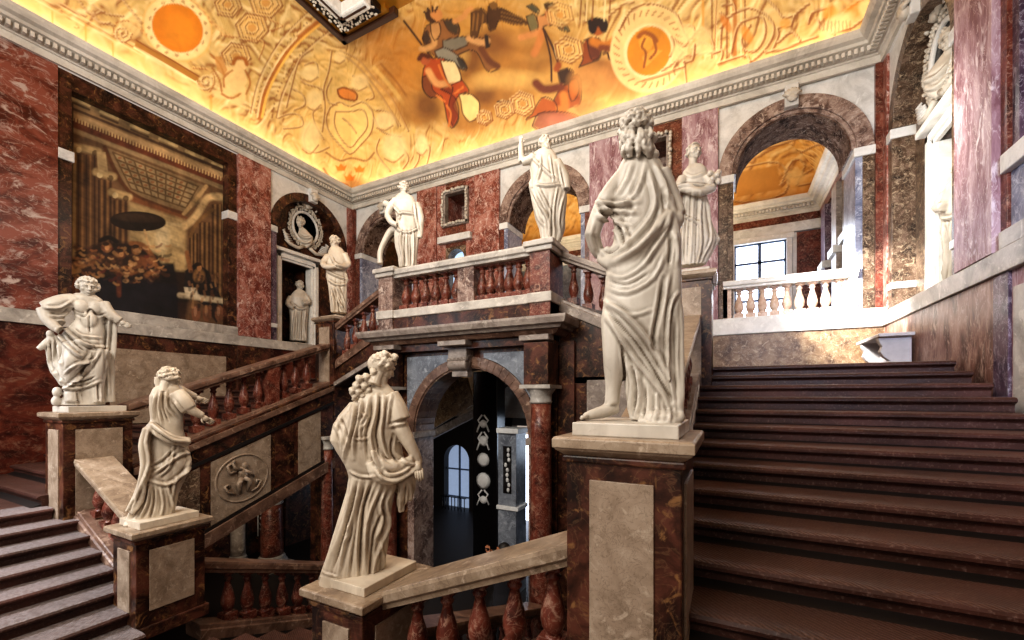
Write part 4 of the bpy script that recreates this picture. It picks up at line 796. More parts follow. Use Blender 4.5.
def baseP(th): return [(-1.0, -th), (-1.0, -.07), (-.9, -.055), (-.86, -.01), (-.8, 0), (.8, 0), (.86, -.01), (.9, -.055), (1.0, -.07), (1.0, -th)]
def sloped_balustrade(label, p0, p1, wdir, w, base_drop, nb, matb='rust', mrail='cap', mbase='greydark', th=.2, r=.085, dies=(), pad=.09, grp='stone balustrades of the stair'):
    """p0,p1: centres of the rail top at both ends; base top lies base_drop below"""
    t = empty('balustrade', label, 'balustrade', grp); p0, p1 = Vector(p0), Vector(p1)
    bar(p0, p1, wdir, w, RAILP).build('handrail', mrail, t, .004)
    dz = Vector((0, 0, -base_drop)); bar(p0+dz, p1+dz, wdir, w*1.0, baseP(th)).build('base', mbase, t, .004)
    L = (p1-p0); h = base_drop-.15+.03
    fr = [(i+.5)/nb for i in range(nb)]; pts = []
    for f in fr:
        f = pad+(1-2*pad)*f if pad < .3 else f
        if any(abs(f-d) < .045 for d in dies): continue
        pts.append(p0+L*f+Vector((0, 0, -base_drop-.015)))
    balusters(t, pts, matb, h, r)
    for d in dies:
        q = p0+L*d; wd = Vector(wdir); ld = Vector((L.x, L.y, 0)).normalized()
        mb = MB(); vs = []
        for a in (-.12, .12):
            for b in (-.36, .36):
                for z, k in ((-base_drop-.02, 0), (-.12, 1)):
                    c = q+ld*a+wd*(b*w); vs.append((c.x, c.y, q.z+z+a*L.z/max(.01, math.hypot(L.x, L.y))))
        mb.add(vs, [(0, 1, 3, 2), (4, 6, 7, 5), (0, 4, 5, 1), (2, 3, 7, 6), (0, 2, 6, 4), (1, 5, 7, 3)]); mb.build('die', 'rust', t, .004)
    recenter(t, (p0.x, p0.y, min(p0.z, p1.z)-base_drop)); return t
xm = XC+(pi_+po_)/2; xml = 2*XC-xm
# right: big pedestal up to the upper pedestal
sloped_balustrade('steep balustrade climbing beside the broad dark stairs behind the large statue', (xm, 3.01, Ny(3.01)+.90), (xm, 6.6, Ny(6.6)+.90), (1, 0, 0), .34, .84, 11, th=.3)
sloped_balustrade('long balustrade with red balusters rising along the left flight under the painting', (xml, 3.01, Ny(3.01)+.92), (xml, 6.6, Ny(6.6)+.92), (1, 0, 0), .40, .86, 11, dies=(.64,), mbase='brownstone', mrail='brownstone')
ym = 2.61
Mx = lambda off: -1.517-.15/.36*(3.85-off)
for s, lb in ((1, 'nearest balustrade, its rail sloping down from the tall pedestal to the cream statue'), (-1, 'balustrade with a broad stone rail sloping down to the pointing statue at lower left')):
    sloped_balustrade(lb, (XC+s*3.53, ym-.03, -.865), (XC+s*2.0, ym-.03, -1.49), (0, 1, 0), .42, .70, 5, th=.18, pad=.04, mbase='brownstone')
for s, lb in ((1, 'balustrade of the central flight, hidden behind the cream statue seen from behind'), (-1, 'dark balustrade of the central flight going down behind the pointing statue')):
    xx = XC+s*(1.70)
    sloped_balustrade(lb, (xx, 2.92, -2.075), (xx, 6.1, -2.075-.38*3.18), (1, 0, 0), .36, .80, 10, mrail='brownstone', mbase='brownstone', th=.2)
# upper flights between the pedestals and the balcony
for s, lb in ((1, 'short balustrade dropping from the balcony to the upper right pedestal'), (-1, 'short balustrade rising from the left wall stair to the balcony')):
    sloped_balustrade(lb, (XC+s*1.82, 6.80, 2.44), (XC+s*3.53, 6.80, 1.62), (0, 1, 0), .34, .80, 6, matb='rust', th=.22, mrail='brownstone' if s < 0 else 'greydark', mbase='brownstone' if s < 0 else 'greydark', pad=.05)
    t = empty('staircase_flight', ('right' if s > 0 else 'left')+' upper flight climbing from the landing to the balcony behind its short balustrade', 'staircase')
    for i in range(6):
        off = 1.88+.33*i; z = ZF-.15*i
        x0, x1 = sorted((XC+s*(off-.02), XC+s*(off+.35))); MB().box(x0, x1, 6.9, 9.4, z-.17, z).build('step', 'step', t)
    recenter(t, (XC+s*2.7, 8.1, .433))

# balcony ---------------------------------------------------------------
bx = 1.83
mb = MB(); mb.box(XC-bx, XC+bx, 6.5, YB, 1.0, ZF); bf = structure(mb.build('floor_balcony', 'grey')); tag(bf, 'stone floor of the central balcony')
for nm_, mt_, sp in (('slab_cornice', 'greydark', [(0, 1.05), (.17, 1.06), (.20, 1.10), (.27, 1.12), (.30, 1.2), (.30, 1.24), (0, 1.26)]), ('slab_moulding', 'brownstone', [(0, .97), (.05, .98), (.12, 1.05), (0, 1.05)])):
    mb = MB(); sweep_profile(mb, [(o, z) for o, z in sp], [(XC+bx+.05, 7.2), (XC+bx+.05, 6.28), (XC-bx-.05, 6.28), (XC-bx-.05, 7.2)]); mb.build(nm_, mt_, bf)
MB().box(XC-bx-.02, XC+bx+.02, 6.34, 6.6, .84, 1.0).build('frieze', 'brown', bf)
bal = empty('balustrade', 'level balcony balustrade with red balusters between the two white statues', 'balustrade', 'stone balustrades of the stair')
y0 = 6.27
MB().box(XC-bx-.0, XC+bx, y0, y0+.36, 1.24, 1.50).build('base', 'brown', bal, .006)
MB().box(XC-bx-.03, XC+bx+.03, y0-.03, y0+.39, 1.50, 1.66).build('base_moulding', 'grey', bal, .015)
mb = MB(); bar((XC-bx, y0+.18, 2.45), (XC+bx, y0+.18, 2.45), (0, 1, 0), .46, [(a, z*1.1) for a, z in RAILP]).build('handrail', 'grey', bal, .004)
def post(x0, x1, y0, y1, m):
    po = MB().box(x0, x1, y0, y1, 1.24, 2.36).build('post', m, bal, .006)
    MB().box(x0-.035, x1+.035, y0-.035, y1+.035, 1.5, 1.66).build('post_moulding', 'grey', po, .012)
    MB().box(x0-.05, x1+.05, y0-.05, y1+.05, 2.32, 2.40).box(x0-.085, x1+.085, y0-.085, y1+.085, 2.40, 2.49).build('post_cap', 'grey', po, .015)
post(XC-bx, XC-bx+.36, y0-.03, 6.82, 'greybrown'); post(XC+bx-.36, XC+bx, y0-.03, 6.82, 'rust')
MB().box(XC+.02, XC+.36, y0+.03, y0+.33, 1.6, 2.32).build('die', 'greybrown', bal)
for a, b in ((XC-bx+.42, XC+.02), (XC+.36, XC+bx-.38)):
    balusters(bal, [(a+(b-a)*(i+.5)/6, y0+.18, 1.655) for i in range(6)], 'rust', .645, .102)
recenter(bal, (XC, y0, 1.24))
# gallery balustrades in the three arches of the back wall
for c, m, lb in ((cr, 'creampink', 'pale sunlit balustrade in the right arch before the gallery window'), (cl, 'rust', 'balustrade in the left arch of the back wall, behind the left balcony statue')):
    g = empty('balustrade', lb, 'balustrade', 'stone balustrades of the stair')
    a, b = c-RI-.18, c+RI+.02
    MB().box(a, b, YB-.05, YB+.33, ZF, 1.66).build('base', 'white', g, .01)
    bar((a, YB+.12, 2.45), (b, YB+.12, 2.45), (0, 1, 0), .42, [(p, z*1.1) for p, z in RAILP]).build('handrail', 'white', g, .004)
    balusters(g, [(a+.20+(b-a-.36)*(i+.5)/9, YB+.12, 1.655) for i in range(9)], m, .645, .09)
    MB().box(a, a+.16, YB, YB+.26, 1.6, 2.32).build('die', m, g)
    MB().box(b-.14, b, YB, YB+.26, 1.6, 2.32).build('die', 'white', g); recenter(g, (c, YB, ZF))

# block under the balcony ---------------------------------------------------------------
yb = 6.55
mb = MB(); fC = lambda u, z, d: (u, yb+d, z)
XA = XC+.09
archwall(mb, fC, XC-bx, XC+bx, ZH, .84, XA, 1.27, -.72, 0, .55)
blk = structure(mb.build('wall_middle', 'brown')); tag(blk, 'dark marble substructure carrying the balcony, pierced by an arch')
mb = MB(); archring(mb, fC, XA, -.72, 1.25, 1.43, -.06, .1); archring(mb, fC, XA, -.72, 1.22, 1.27, -.03, .57); mb.build('archivolt', 'brownstone', blk, .008)
mb = MB()
for s in (-1, 1): mb.prism([(XA+s*1.42, -.35), (XA+s*1.42, .76), (XA+s*.35, .76), (XA+s*.35, .74)]+[(XA+s*1.44*math.cos(math.radians(a)), -.72+1.44*math.sin(math.radians(a))) for a in (76, 66, 56, 46, 36, 26, 16)], fC, -.04, .02)
mb.build('spandrel', 'greyblue', blk)
for s in (-1, 1):
    x0, x1 = sorted((XA+s*1.24, XA+s*1.40)); MB().box(x0, x1, yb-.05, yb+.57, ZH, -.85).build('jamb', 'greybrown', blk, .006)
    MB().box(x0-.04, x1+.04, yb-.09, yb+.59, -.85, -.72).build('impost', 'greydark', blk, .015)
mb = MB()    # scrolled keystone
for k in range(5): mb.tube([fC(XC-.17+.085*k, .62, -.26), fC(XC-.17+.085*k, .70, -.16), fC(XC-.17+.085*k, .60, -.10)], .045, 8)
mb.box(XC-.2, XC+.2, yb-.24, yb, .66, .84); mb.box(XC-.17, XC+.17, yb-.16, yb, .34, .66); mb.lathe([(.02, -.2), (.11, -.19), (.11, .19), (.02, .2)], (0, 0, 0), 14)
vs = mb.v[-4*14:]; mb.v[-4*14:] = [(XC+z, yb-.17+x, .56+y) for x, y, z in vs]
mb.build('keystone', 'greydark', blk, .01)
for x0, x1 in ((XC-bx-.02, XC-bx+.5), (XC-.30, XC+.30), (XC+bx-.5, XC+bx+.02)): MB().box(x0, x1, 6.12, yb, .88, .97).build('entablature_block', 'greydark', blk, .012)
def column(x, y, z0, z1, r, label, shaft='rust', cap='grey', block=None, grp='marble columns of the lower hall'):
    t = empty('marble_column', label, 'column', grp)
    top = block if block else z1
    prof = [(r*1.0, z0+.32)]+[(r*(1.0+.02*math.sin(math.pi*i/6)-.10*(i/8)), z0+.32+(z1-.3-z0-.32)*i/8) for i in range(1, 9)]
    MB().lathe(prof, (x, y, 0), 24).build('shaft', shaft, t)
    MB().box(x-r*1.4, x+r*1.4, y-r*1.4, y+r*1.4, z0, z0+.14).build('plinth', cap, t, .01)
    MB().lathe([(r*1.35, z0+.14), (r*1.38, z0+.19), (r*1.2, z0+.23), (r*1.1, z0+.25), (r*1.2, z0+.28), (r*1.05, z0+.33)], (x, y, 0), 24).build('base', cap, t)
    MB().lathe([(r*.92, z1-.3), (r*1.02, z1-.27), (r*.95, z1-.25), (r*.95, z1-.16), (r*1.25, z1-.08), (r*1.3, z1-.06)], (x, y, 0), 24).box(x-r*1.42, x+r*1.42, y-r*1.42, y+r*1.42, z1-.06, z1).build('capital', cap, t)
    if block: MB().box(x-r*1.15, x+r*1.15, y-r*1.15, y+r*1.15, z1, block).build('entablature_block', 'brown', t, .01)
    recenter(t, (x, y, z0)); return t
column(-2.70, 6.30, ZH, .17, .185, 'tall red marble column at the right corner of the arch under the balcony', block=.84)
column(2*XC+2.70, 6.30, ZH, .17, .185, 'red marble column left of the lower arch, partly behind the cream statue seen from behind', block=.84)
# side stringers ---------------------------------------------------------------
def stringer(s):
    """wall carrying a side flight; its inner face has inlaid panels"""
    xi = XC+s*(pi_-.0); xo = XC+s*(po_-.17)
    t = structure(MB().build('wall_stringer', 'brown')) if False else None
    mb = MB(); g = lambda u, v, w: (w, u, v)
    n = lambda y, dz: (y, Ny(y)+dz)
    mb.prism([n(3.02, .0), n(6.58, .0), n(6.58, -1.75), n(3.02, -1.75)], g, xi, xo)
    o = structure(mb.build('wall_%s_stringer' % ('right' if s > 0 else 'left'), 'brown')); tag(o, 'sloping marble side of the '+('right' if s > 0 else 'left')+' flight with inlaid panels')
    k = -1 if s > 0 else 1
    for d0, d1, m, q in ((-.14, -.04, 'brownstone', .05), (-.44, -.38, 'dark', .03), (-1.86, -1.64, 'brownstone', .07), (-1.64, -1.58, 'dark', .02)):
        mb = MB(); mb.prism([n(3.02, d0), n(6.58, d0), n(6.58, d1), n(3.02, d1)], g, xi-k*.01, xi+k*q); mb.build('moulding', m, o)
    for u0, u1, m in ((4.07, 5.13, 'panel'), (5.72, 6.25, 'panel'), (5.22, 5.62, 'brown'), (3.1, 3.9, 'browngold')):
        mb = MB(); mb.prism([n(u0, -.48), n(u1, -.48), n(u1, -1.57), n(u0, -1.57)], g, xi, xi+k*.012); mb.build('inlay_panel', m, o)
    return o
so = stringer(-1); stringer(1)
# relief medallion on the left stringer
rel = empty('relief_medallion', 'oval carved relief of a seated child figure on the beige panel under the left flight', 'relief')
mb = MB(); cy, cz = 4.6, Ny(4.6)-1.03; xs = XC-pi_+.012
el = [(xs, cy+.46*math.cos(a), cz+.42*math.sin(a)+.36*.46*math.cos(a)*.15) for a in [i*2*math.pi/40 for i in range(40)]]
mb.tube(el, .018, 6, True); mb.build('rim', 'panel', rel)
mb = MB(); q = lambda u, v, r, d=.02: mb.ball((xs+d, cy+u, cz+v), (r*.5, r, r))
q(.02, .22, .062, .03); q(-.0, .05, .085); mb.ball((xs+.02, cy-.02, cz+.10), (.05, .075, .12)); mb.tube([(xs+.03, cy+.0, cz+.14), (xs+.04, cy+.12, cz+.08), (xs+.03, cy+.19, cz-.0)], [.035, .028, .02])
mb.tube([(xs+.03, cy-.04, cz+.15), (xs+.04, cy-.16, cz+.20), (xs+.03, cy-.2, cz+.3)], [.035, .028, .02]); mb.tube([(xs+.02, cy, cz-.0), (xs+.05, cy+.1, cz-.06), (xs+.03, cy+.07, cz-.25)], [.05, .045, .025])
mb.tube([(xs+.02, cy-.03, cz-.0), (xs+.05, cy-.1, cz-.1), (xs+.03, cy-.06, cz-.28)], [.05, .045, .025]); mb.build('child_figure', 'panel', rel)
for sg in (-1, 1):
    mb = MB(); mb.tube([(xs+.015, cy+sg*.14, cz-.27), (xs+.02, cy+sg*.26, cz-.22), (xs+.02, cy+sg*.32, cz-.1), (xs+.02, cy+sg*.25, cz-.08), (xs+.02, cy+sg*.24, cz-.15)], .022); mb.build('scroll', 'panel', rel)
mb = MB(); mb.tube([(xs+.02, cy-.15, cz+.33), (xs+.03, cy-.28, cz+.25), (xs+.03, cy-.24, cz+.12), (xs+.03, cy-.14, cz+.14)], .025); mb.build('ribbon', 'panel', rel); recenter(rel, (xs, cy, cz-.42))
# wall under the right upper flight and landing
mb = MB(); mb.box(XC+bx, XC+po_+.0, 6.68, 6.95, ZH, .30); mb.prism([(XC+bx, .2), (XC+po_, .2), (XC+po_, .8), (XC+bx, 1.6)], lambda u, v, w: (u, w, v), 6.68, 6.95)
o = structure(mb.build('wall_right_side', 'brown')); tag(o, 'brown marble side of the upper right flight with a grey panel')
MB().box(XC+2.30, XC+3.1, 6.665, 6.69, -2.6, .25).build('inlay_panel', 'greydark', o, .003); MB().box(XC+bx-.0, XC+bx+.28, 6.60, 6.7, ZH, .9).build('pilaster', 'brown', o, .006)
mb = MB(); mb.prism([(XC-bx, .9), (XC-pi_, .2), (XC-pi_, .62), (XC-bx, 1.6)], lambda u, v, w: (u, w, v), 6.68, 6.95)
o = structure(mb.build('wall_left_side', 'brown')); tag(o, 'sloping brown marble side of the upper left flight')
for s_, oo in ((-1, o),):
    mb = MB(); mb.prism([(XC-bx, .92), (XC-pi_, .2), (XC-pi_, .30), (XC-bx, 1.02)], lambda u, v, w: (u, w, v), 6.6, 6.72); mb.build('moulding', 'greydark', oo)
# lower hall seen under the left flight and through the arch
column(*onY(272, 500, 6.5).xy, ZH, -2.35, .25, 'broad brown marble column under the left flight', shaft='rust', block=-1.7)
column(*onY(327, 500, 6.45).xy, ZH, -.9, .13, 'slender red marble column below the upper left pedestal')
column(*onY(238, 500, 6.1).xy, ZH, -1.9, .16, 'slender grey column furthest left under the flight', shaft='greydark')
mb = MB(); mb.box(XC-po_-.1, XC-pi_+.05, 6.55, 7.35, ZH, -.9); mb.box(XL, XL+.3, 7.6, 13., ZH, .1)
lw = structure(mb.build('wall_lower_left', 'brown')); tag(lw, 'dark marble walling of the lower hall under the left landing')
mb = MB(); p = onY(447, 500, 13.0); hx = lambda x: onY(x, 400, 13.0).x
fH = lambda u, z, d: (u, 13.0+d, z)
cH, rH = (hx(444)+hx(469))/2, (hx(469)-hx(444))/2
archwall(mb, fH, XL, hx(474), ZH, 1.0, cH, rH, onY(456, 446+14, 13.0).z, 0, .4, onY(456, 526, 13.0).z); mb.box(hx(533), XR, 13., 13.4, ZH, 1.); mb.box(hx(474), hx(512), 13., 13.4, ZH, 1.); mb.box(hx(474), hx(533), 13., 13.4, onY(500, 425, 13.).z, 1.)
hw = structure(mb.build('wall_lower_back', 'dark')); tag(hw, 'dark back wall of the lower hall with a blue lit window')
w2 = structure(MB().box(cH-rH, cH+rH, 13.3, 13.35, onY(456, 526, 13.).z, onY(456, 440, 13.).z).build('window_2', 'glassdim')); tag(w2, 'round headed window glowing blue in the lower hall')
mb = MB(); mb.box(cH-.03, cH+.03, 13.2, 13.26, onY(456, 526, 13.).z, onY(456, 440, 13.).z)
for y in (470, 498): z = onY(456, y, 13.).z; mb.box(cH-rH, cH+rH, 13.2, 13.26, z-.025, z+.025)
mb.build('glazing_bars', 'winframe', w2)
rl = empty('window_railing', 'small wrought iron railing before the blue window of the lower hall', 'railing'); mb = MB(); z0, z1 = onY(456, 523, 12.8).z, onY(456, 497, 12.8).z
for k in range(8): xx = cH-rH+2*rH*(k+.5)/8; mb.tube([(xx, 12.8, z0), (xx, 12.8, z1)], .018, 6)
mb.build('bars', 'black', rl); MB().box(cH-rH, cH+rH, 12.77, 12.83, z1-.03, z1).box(cH-rH, cH+rH, 12.77, 12.83, z0, z0+.03).build('rails', 'black', rl); recenter(rl, (cH, 12.8, z0))
# inner arch with a beige lunette, on the cross wall of the lower hall
mb = MB(); hy = 9.2; hx2 = lambda x: onY(x, 400, hy).x
fI = lambda u, z, d: (u, hy+d, z)
archring(mb, fI, XC, -.75, 1.20, 1.50, 0, .4); iv = structure(mb.build('trim_3', 'brown', None, .01)); tag(iv, 'inner dark arch of the lower hall with a beige lunette')
mb = MB(); pts = [onY(x, y, 9.5) for x, y in ((432, 430), (475, 404), (468, 378), (452, 377), (438, 392), (431, 412))]; mb.prism([(p.x, p.z) for p in pts], lambda u, v, w: (u, w, v), 9.45, 9.5); mb.build('lunette', 'tan', iv)
mb = MB(); pts = [onY(x, y, 9.4) for x, y in ((431, 432), (491, 401), (491, 409), (431, 440))]; mb.prism([(p.x, p.z) for p in pts], lambda u, v, w: (u, w, v), 9.3, 9.45); mb.build('sloping_cornice', 'greydark', iv)
# black pilaster with white trophies, blue grey pilaster
def slabpx(name, mat, x0, x1, y0, y1, Y, th, parent=None, bev=.01):
    a = onY(x0, y0, Y); b = onY(x1, y1, Y); return MB().box(a.x, b.x, Y, Y+th, b.z, a.z).build(name, mat, parent, bev)
bp = empty('ornament_pilaster', 'black marble pilaster with white carved trophies in the lower hall', 'pilaster')
slabpx('body', 'black', 473, 497, 372, 600, 8.6, .4, bp)
mb = MB()
for y, r in ((424, .10), (441, .13), (460, .17), (481, .20), (500, .10)):
    p = onY(483, y, 8.56); mb.lathe([(r*.9, -.02), (r, 0), (r*.6, .03), (.01, .04)], (0, 0, 0), 14); k = 4*14
    mb.v[-k:] = [(p.x+a, 8.57-c, p.z+b) for a, b, c in mb.v[-k:]]
for sg in (-1, 1):
    for ya, yb_ in ((415, 432), (432, 450), (490, 505)):
        P3 = [onY(483+sg*x, y, 8.56) for x, y in ((1, ya), (5, (ya+yb_)/2-3), (3, (ya+yb_)/2), (6, yb_))]; mb.tube(P3, .022, 6)
mb.build('trophy_carving', 'spandrel', bp); recenter(bp, onY(483, 600, 8.6))
bp = empty('panelled_pilaster', 'blue grey pilaster with a dark carved panel beside the bright gap in the lower hall', 'pilaster')
slabpx('body', 'greyblue', 498, 516, 428, 640, 7.9, .5, bp); slabpx('ledge', 'spandrel', 496, 518, 505, 512, 7.85, .5, bp); slabpx('capital', 'spandrel', 496, 518, 428, 434, 7.82, .5, bp)
slabpx('inlay_panel', 'black', 503, 511, 446, 494, 7.88, .05, bp, .002)
mb = MB()
for i in range(9): p = onY(507+random.uniform(-2, 2), 450+i*5, 7.87); mb.ball(tuple(p), (.04, .015, .05), 6, 4)
mb.build('panel_carving', 'spandrel', bp); recenter(bp, onY(507, 640, 7.9))
bp = empty('ornament_pilaster', 'dark marble pilaster with a small white carved trophy seen under the left flight', 'pilaster')
slabpx('body', 'brown', 250, 266, 470, 640, 7.0, .25, bp)
mb = MB()
for sg in (-1, 1):
    for ya, yb_ in ((513, 522), (523, 534)): mb.tube([onY(258+sg*x, y, 6.97) for x, y in ((1, ya), (5, (ya+yb_)/2-2), (2.5, (ya+yb_)/2), (5, yb_))], .022, 6)
mb.tube([onY(258, 511, 6.97), onY(258, 536, 6.97)], .02, 6); mb.build('trophy_carving', 'spandrel', bp); recenter(bp, onY(258, 640, 7.0))
# bright opening at the end
w3 = structure(slabpx('window_3', 'glassday', 512, 532, 434, 556, 12.9, .05, None, 0)); tag(w3, 'bright daylit window glimpsed beside the blue grey pilaster of the lower hall')
slabpx('glazing_bars', 'leadbar', 519, 521, 434, 556, 12.85, .04, w3, 0)
mb = MB(); mb.box(-2.9, .5, 7.4, 12.9, ZH, ZH+.02); f3 = structure(mb.build('floor_lower', 'blue')); tag(f3, 'pale tiled floor in the daylit part of the lower hall')
# bench on the upper right landing
bn = empty('bench', 'grey painted bench with scrolled ends on the top landing under the right wall', 'bench')
MB().box(2.13, 2.57, 8.6, 9.95, .93, .985).build('seat', 'paintwhite', bn, .01)
for yy in (8.72, 9.66):
    pr = [(2.16, .433), (2.30, .433), (2.27, .5), (2.20, .56), (2.19, .64), (2.25, .70), (2.27, .78), (2.2, .84), (2.15, .93), (2.56, .93), (2.56, .433)]
    MB().prism([(2.30, .433), (2.24, .47), (2.30, .55), (2.22, .62), (2.17, .70), (2.20, .78), (2.16, .86), (2.15, .93), (2.56, .93), (2.56, .433)], lambda u, v, w: (u, w, v), yy, yy+.12).build('end_support', 'paintwhite', bn, .008)
MB().box(2.40, 2.46, 8.8, 9.7, .55, .90).build('back_rail', 'paintwhite', bn, .005); recenter(bn, (2.35, 9.3, .433))
# ================================================================== sculpted marble figures
def eval_mesh(o):
    bpy.context.view_layer.update(); dg = bpy.context.evaluated_depsgraph_get(); return D.meshes.new_from_object(o.evaluated_get(dg))
def remeshed(mb, voxel, smooth=3):
    o = mb.build('tmp', 'st_white'); m = o.modifiers.new('r', 'REMESH'); m.mode = 'VOXEL'; m.voxel_size = voxel
    s = o.modifiers.new('s', 'SMOOTH'); s.factor = .5; s.iterations = smooth; me = eval_mesh(o); D.objects.remove(o); return me
class Sculpt:
    """a standing figure modelled from the outline it shows; (x, y) of the picture are turned into points on an upright plane through the figure"""
    def __init__(s, X, Y, voxel=.013):
        s.c = Vector((X, Y, 0)); s.D = s.c.length; s.f = s.c.normalized(); s.lat = Vector((s.f.y, -s.f.x, 0)); s.vx = voxel
        u = (CX+FPX*((CT*X+ST*Y)/(-ST*X+CT*Y))-CX)/FPX; s.sx = FPX*(1+u*u)/s.D; s.sy = FPX*math.sqrt(1+u*u)/s.D
        s.b = MB(); s.hd = MB(); s.raw = MB(); s.folds = []; s.pleats = []
    def pt(s, x, y, dep=0.):
        r = ray(x, y); return r*((s.D-dep)/(r.x*s.f.x+r.y*s.f.y))
    def loft(s, rows, ratio=.6, n=28, dep=0., mb=None, sq=2.4):
        mb = mb or s.b; vs = []; fs = []; R = []
        for i in range(len(rows)-1):
            a, b = rows[i], rows[i+1]
            for k in range(3): t = k/3; R.append([a[j]*(1-t)+b[j]*t for j in range(3)]+[(a[3] if len(a) > 3 else dep)*(1-t)+(b[3] if len(b) > 3 else dep)*t, (a[4] if len(a) > 4 else ratio)*(1-t)+(b[4] if len(b) > 4 else ratio)*t])
        a = rows[-1]; R.append([a[0], a[1], a[2], a[3] if len(a) > 3 else dep, a[4] if len(a) > 4 else ratio])
        for y, x0, x1, d, rt in R:
            c = s.pt((x0+x1)/2, y, d); w = (x1-x0)/2/s.sx
            for k in range(n):
                q = 2*math.pi*k/n; cs, sn = math.cos(q), math.sin(q); e = 2/sq
                vs.append(c+s.lat*(w*abs(cs)**e*(1 if cs > 0 else -1))+s.f*(w*rt*abs(sn)**e*(1 if sn > 0 else -1)))
        m = len(R)
        for i in range(m-1):
            for k in range(n): fs.append((i*n+k, i*n+(k+1) % n, (i+1)*n+(k+1) % n, (i+1)*n+k))
        fs.append(tuple(range(n-1, -1, -1))); fs.append(tuple((m-1)*n+k for k in range(n))); mb.add(vs, fs, True)
    def tube(s, P, mb=None, n=12):
        """P: (x, y, depth m, radius px)"""
        P = smoothline(P, 3); (mb or s.b).tube([s.pt(p[0], p[1], p[2]) for p in P], [p[3]/s.sy for p in P], n)
    def ball(s, x, y, dep, rx, ry, rd=None, mb=None):
        c = s.pt(x, y, dep); rx, ry = rx/s.sx, ry/s.sy; rd = rd if rd is not None else rx; mb = mb or s.b; k0 = len(mb.v); mb.ball((0, 0, 0), (1, 1, 1), 14, 10)
        mb.v[k0:] = [tuple(c+s.lat*(a*rx)+s.f*(b*rd)+Vector((0, 0, z*ry))) for a, b, z in mb.v[k0:]]
    def fold(s, P, w, amp): s.folds.append((smoothline(P, 3), w, amp))
    def hand(s, x, y, dep, dx, dy, dd, L=.17, curl=.5):
        """palm at (x,y), fingers towards (dx,dy px, dd m)"""
        p = s.pt(x, y, dep); d = (s.pt(x+dx, y+dy, dep+dd)-p).normalized(); side = d.cross(s.f).normalized(); nrm = side.cross(d)
        s.raw.tube([p-d*.03, p+d*.02, p+d*.07], [.024, .034, .032], 8)
        for k, (o, l) in enumerate(((-.027, .8), (-.009, .97), (.009, 1.), (.027, .9))):
            a = p+side*o+d*.06; l *= L*.52
            s.raw.tube([a, a+d*l*.4, a+d*(l*.75)+nrm*(l*.35*curl), a+d*(l*.9)+nrm*(l*.7*curl)], [.0115, .0105, .0095, .007], 6)
        a = p-side*.025; s.raw.tube([a, a-side*.028+d*.03, a-side*.03+d*.065+nrm*.01], [.013, .011, .008], 6)
    def head(s, x, y, dep, r, face=0., tilt=0., lean=0., hair=1., beard=False, bun=None, seed=1, curls=60, cs=.022):
        """r px = half height of the skull; face: yaw in degrees, 0 looks at the viewer, +90 to the viewer's right, 180 away"""
        rd = random.Random(seed); R = r/s.sy; c = s.pt(x, y, dep); a = math.radians(face)
        fw = (-s.f*math.cos(a)+s.lat*math.sin(a)); t = math.radians(tilt); up = Vector((0, 0, 1)); f2 = fw*math.cos(t)-up*math.sin(t); u2 = (up*math.cos(t)+fw*math.sin(t)); sd = f2.cross(u2); l = math.radians(lean); u2 = u2*math.cos(l)+sd*math.sin(l); sd = f2.cross(u2)
        g = lambda q, w, v: c+sd*(q*R)+f2*(w*R)+u2*(v*R)
        def eb(q, w, v, a_, b_, c_, mb=s.hd, n=12, m=9):
            k0 = len(mb.v); mb.ball((0, 0, 0), (1, 1, 1), n, m); o = g(q, w, v); mb.v[k0:] = [tuple(o+sd*(p[0]*a_*R)+f2*(p[1]*b_*R)+u2*(p[2]*c_*R)) for p in mb.v[k0:]]
        eb(0, -.08, .12, .74, .88, .86); eb(0, .22, -.30, .56, .58, .66); eb(0, .50, -.74, .24, .22, .20)
        s.hd.tube([g(0, .76, .16), g(0, .92, -.10), g(0, 1.02, -.24), g(0, .80, -.30)], [.085*R, .11*R, .14*R, .11*R], 8)
        for k in (-1, 1):
            s.hd.tube([g(k*.08, .76, .20), g(k*.32, .74, .22), g(k*.52, .58, .14)], [.09*R, .10*R, .08*R], 8); eb(k*.28, .66, .04, .13, .10, .09); eb(k*.42, .46, -.22, .22, .24, .22); eb(k*.74, .02, -.05, .09, .18, .24)
        s.hd.tube([g(-.20, .74, -.48), g(0, .84, -.46), g(.20, .74, -.48)], [.05*R, .075*R, .05*R], 8); s.hd.tube([g(-.16, .73, -.57), g(0, .81, -.57), g(.16, .73, -.57)], [.05*R, .07*R, .05*R], 8)
        s.hd.tube([g(0, -.2, -.4), g(0, -.22, -1.0), g(0, -.2, -1.6)], [.50*R, .47*R, .56*R], 14)
        for i in range(int(curls*hair)):                                   # wavy locks over the skull
            q = rd.uniform(-math.pi, math.pi); v = rd.uniform(-.35, 1.); 
            if abs(q) < 1.15 and v < .52: continue
            e = math.sqrt(max(0, 1-v*v)); o = (math.sin(q)*e*.80, math.cos(q)*e*.92-.08, .12+v*.90); rr = cs/R*1.0
            P = [g(o[0]+rd.uniform(-.1, .1), o[1]+rd.uniform(-.08, .08), o[2]+j*.13-.13) for j in range(3)]; s.hd.tube(P, [cs*.6, cs, cs*.6], 6)
        if beard:
            for i in range(34): q = rd.uniform(-1.1, 1.1); v = rd.uniform(-1.25, -.45); s.hd.tube([g(math.sin(q)*.5, .35+math.cos(q)*.35, v+.1), g(math.sin(q)*.48, .38+math.cos(q)*.35, v-.12)], [cs*.8, cs*.5], 6)
        if bun: eb(*bun[:3], *bun[3:6])
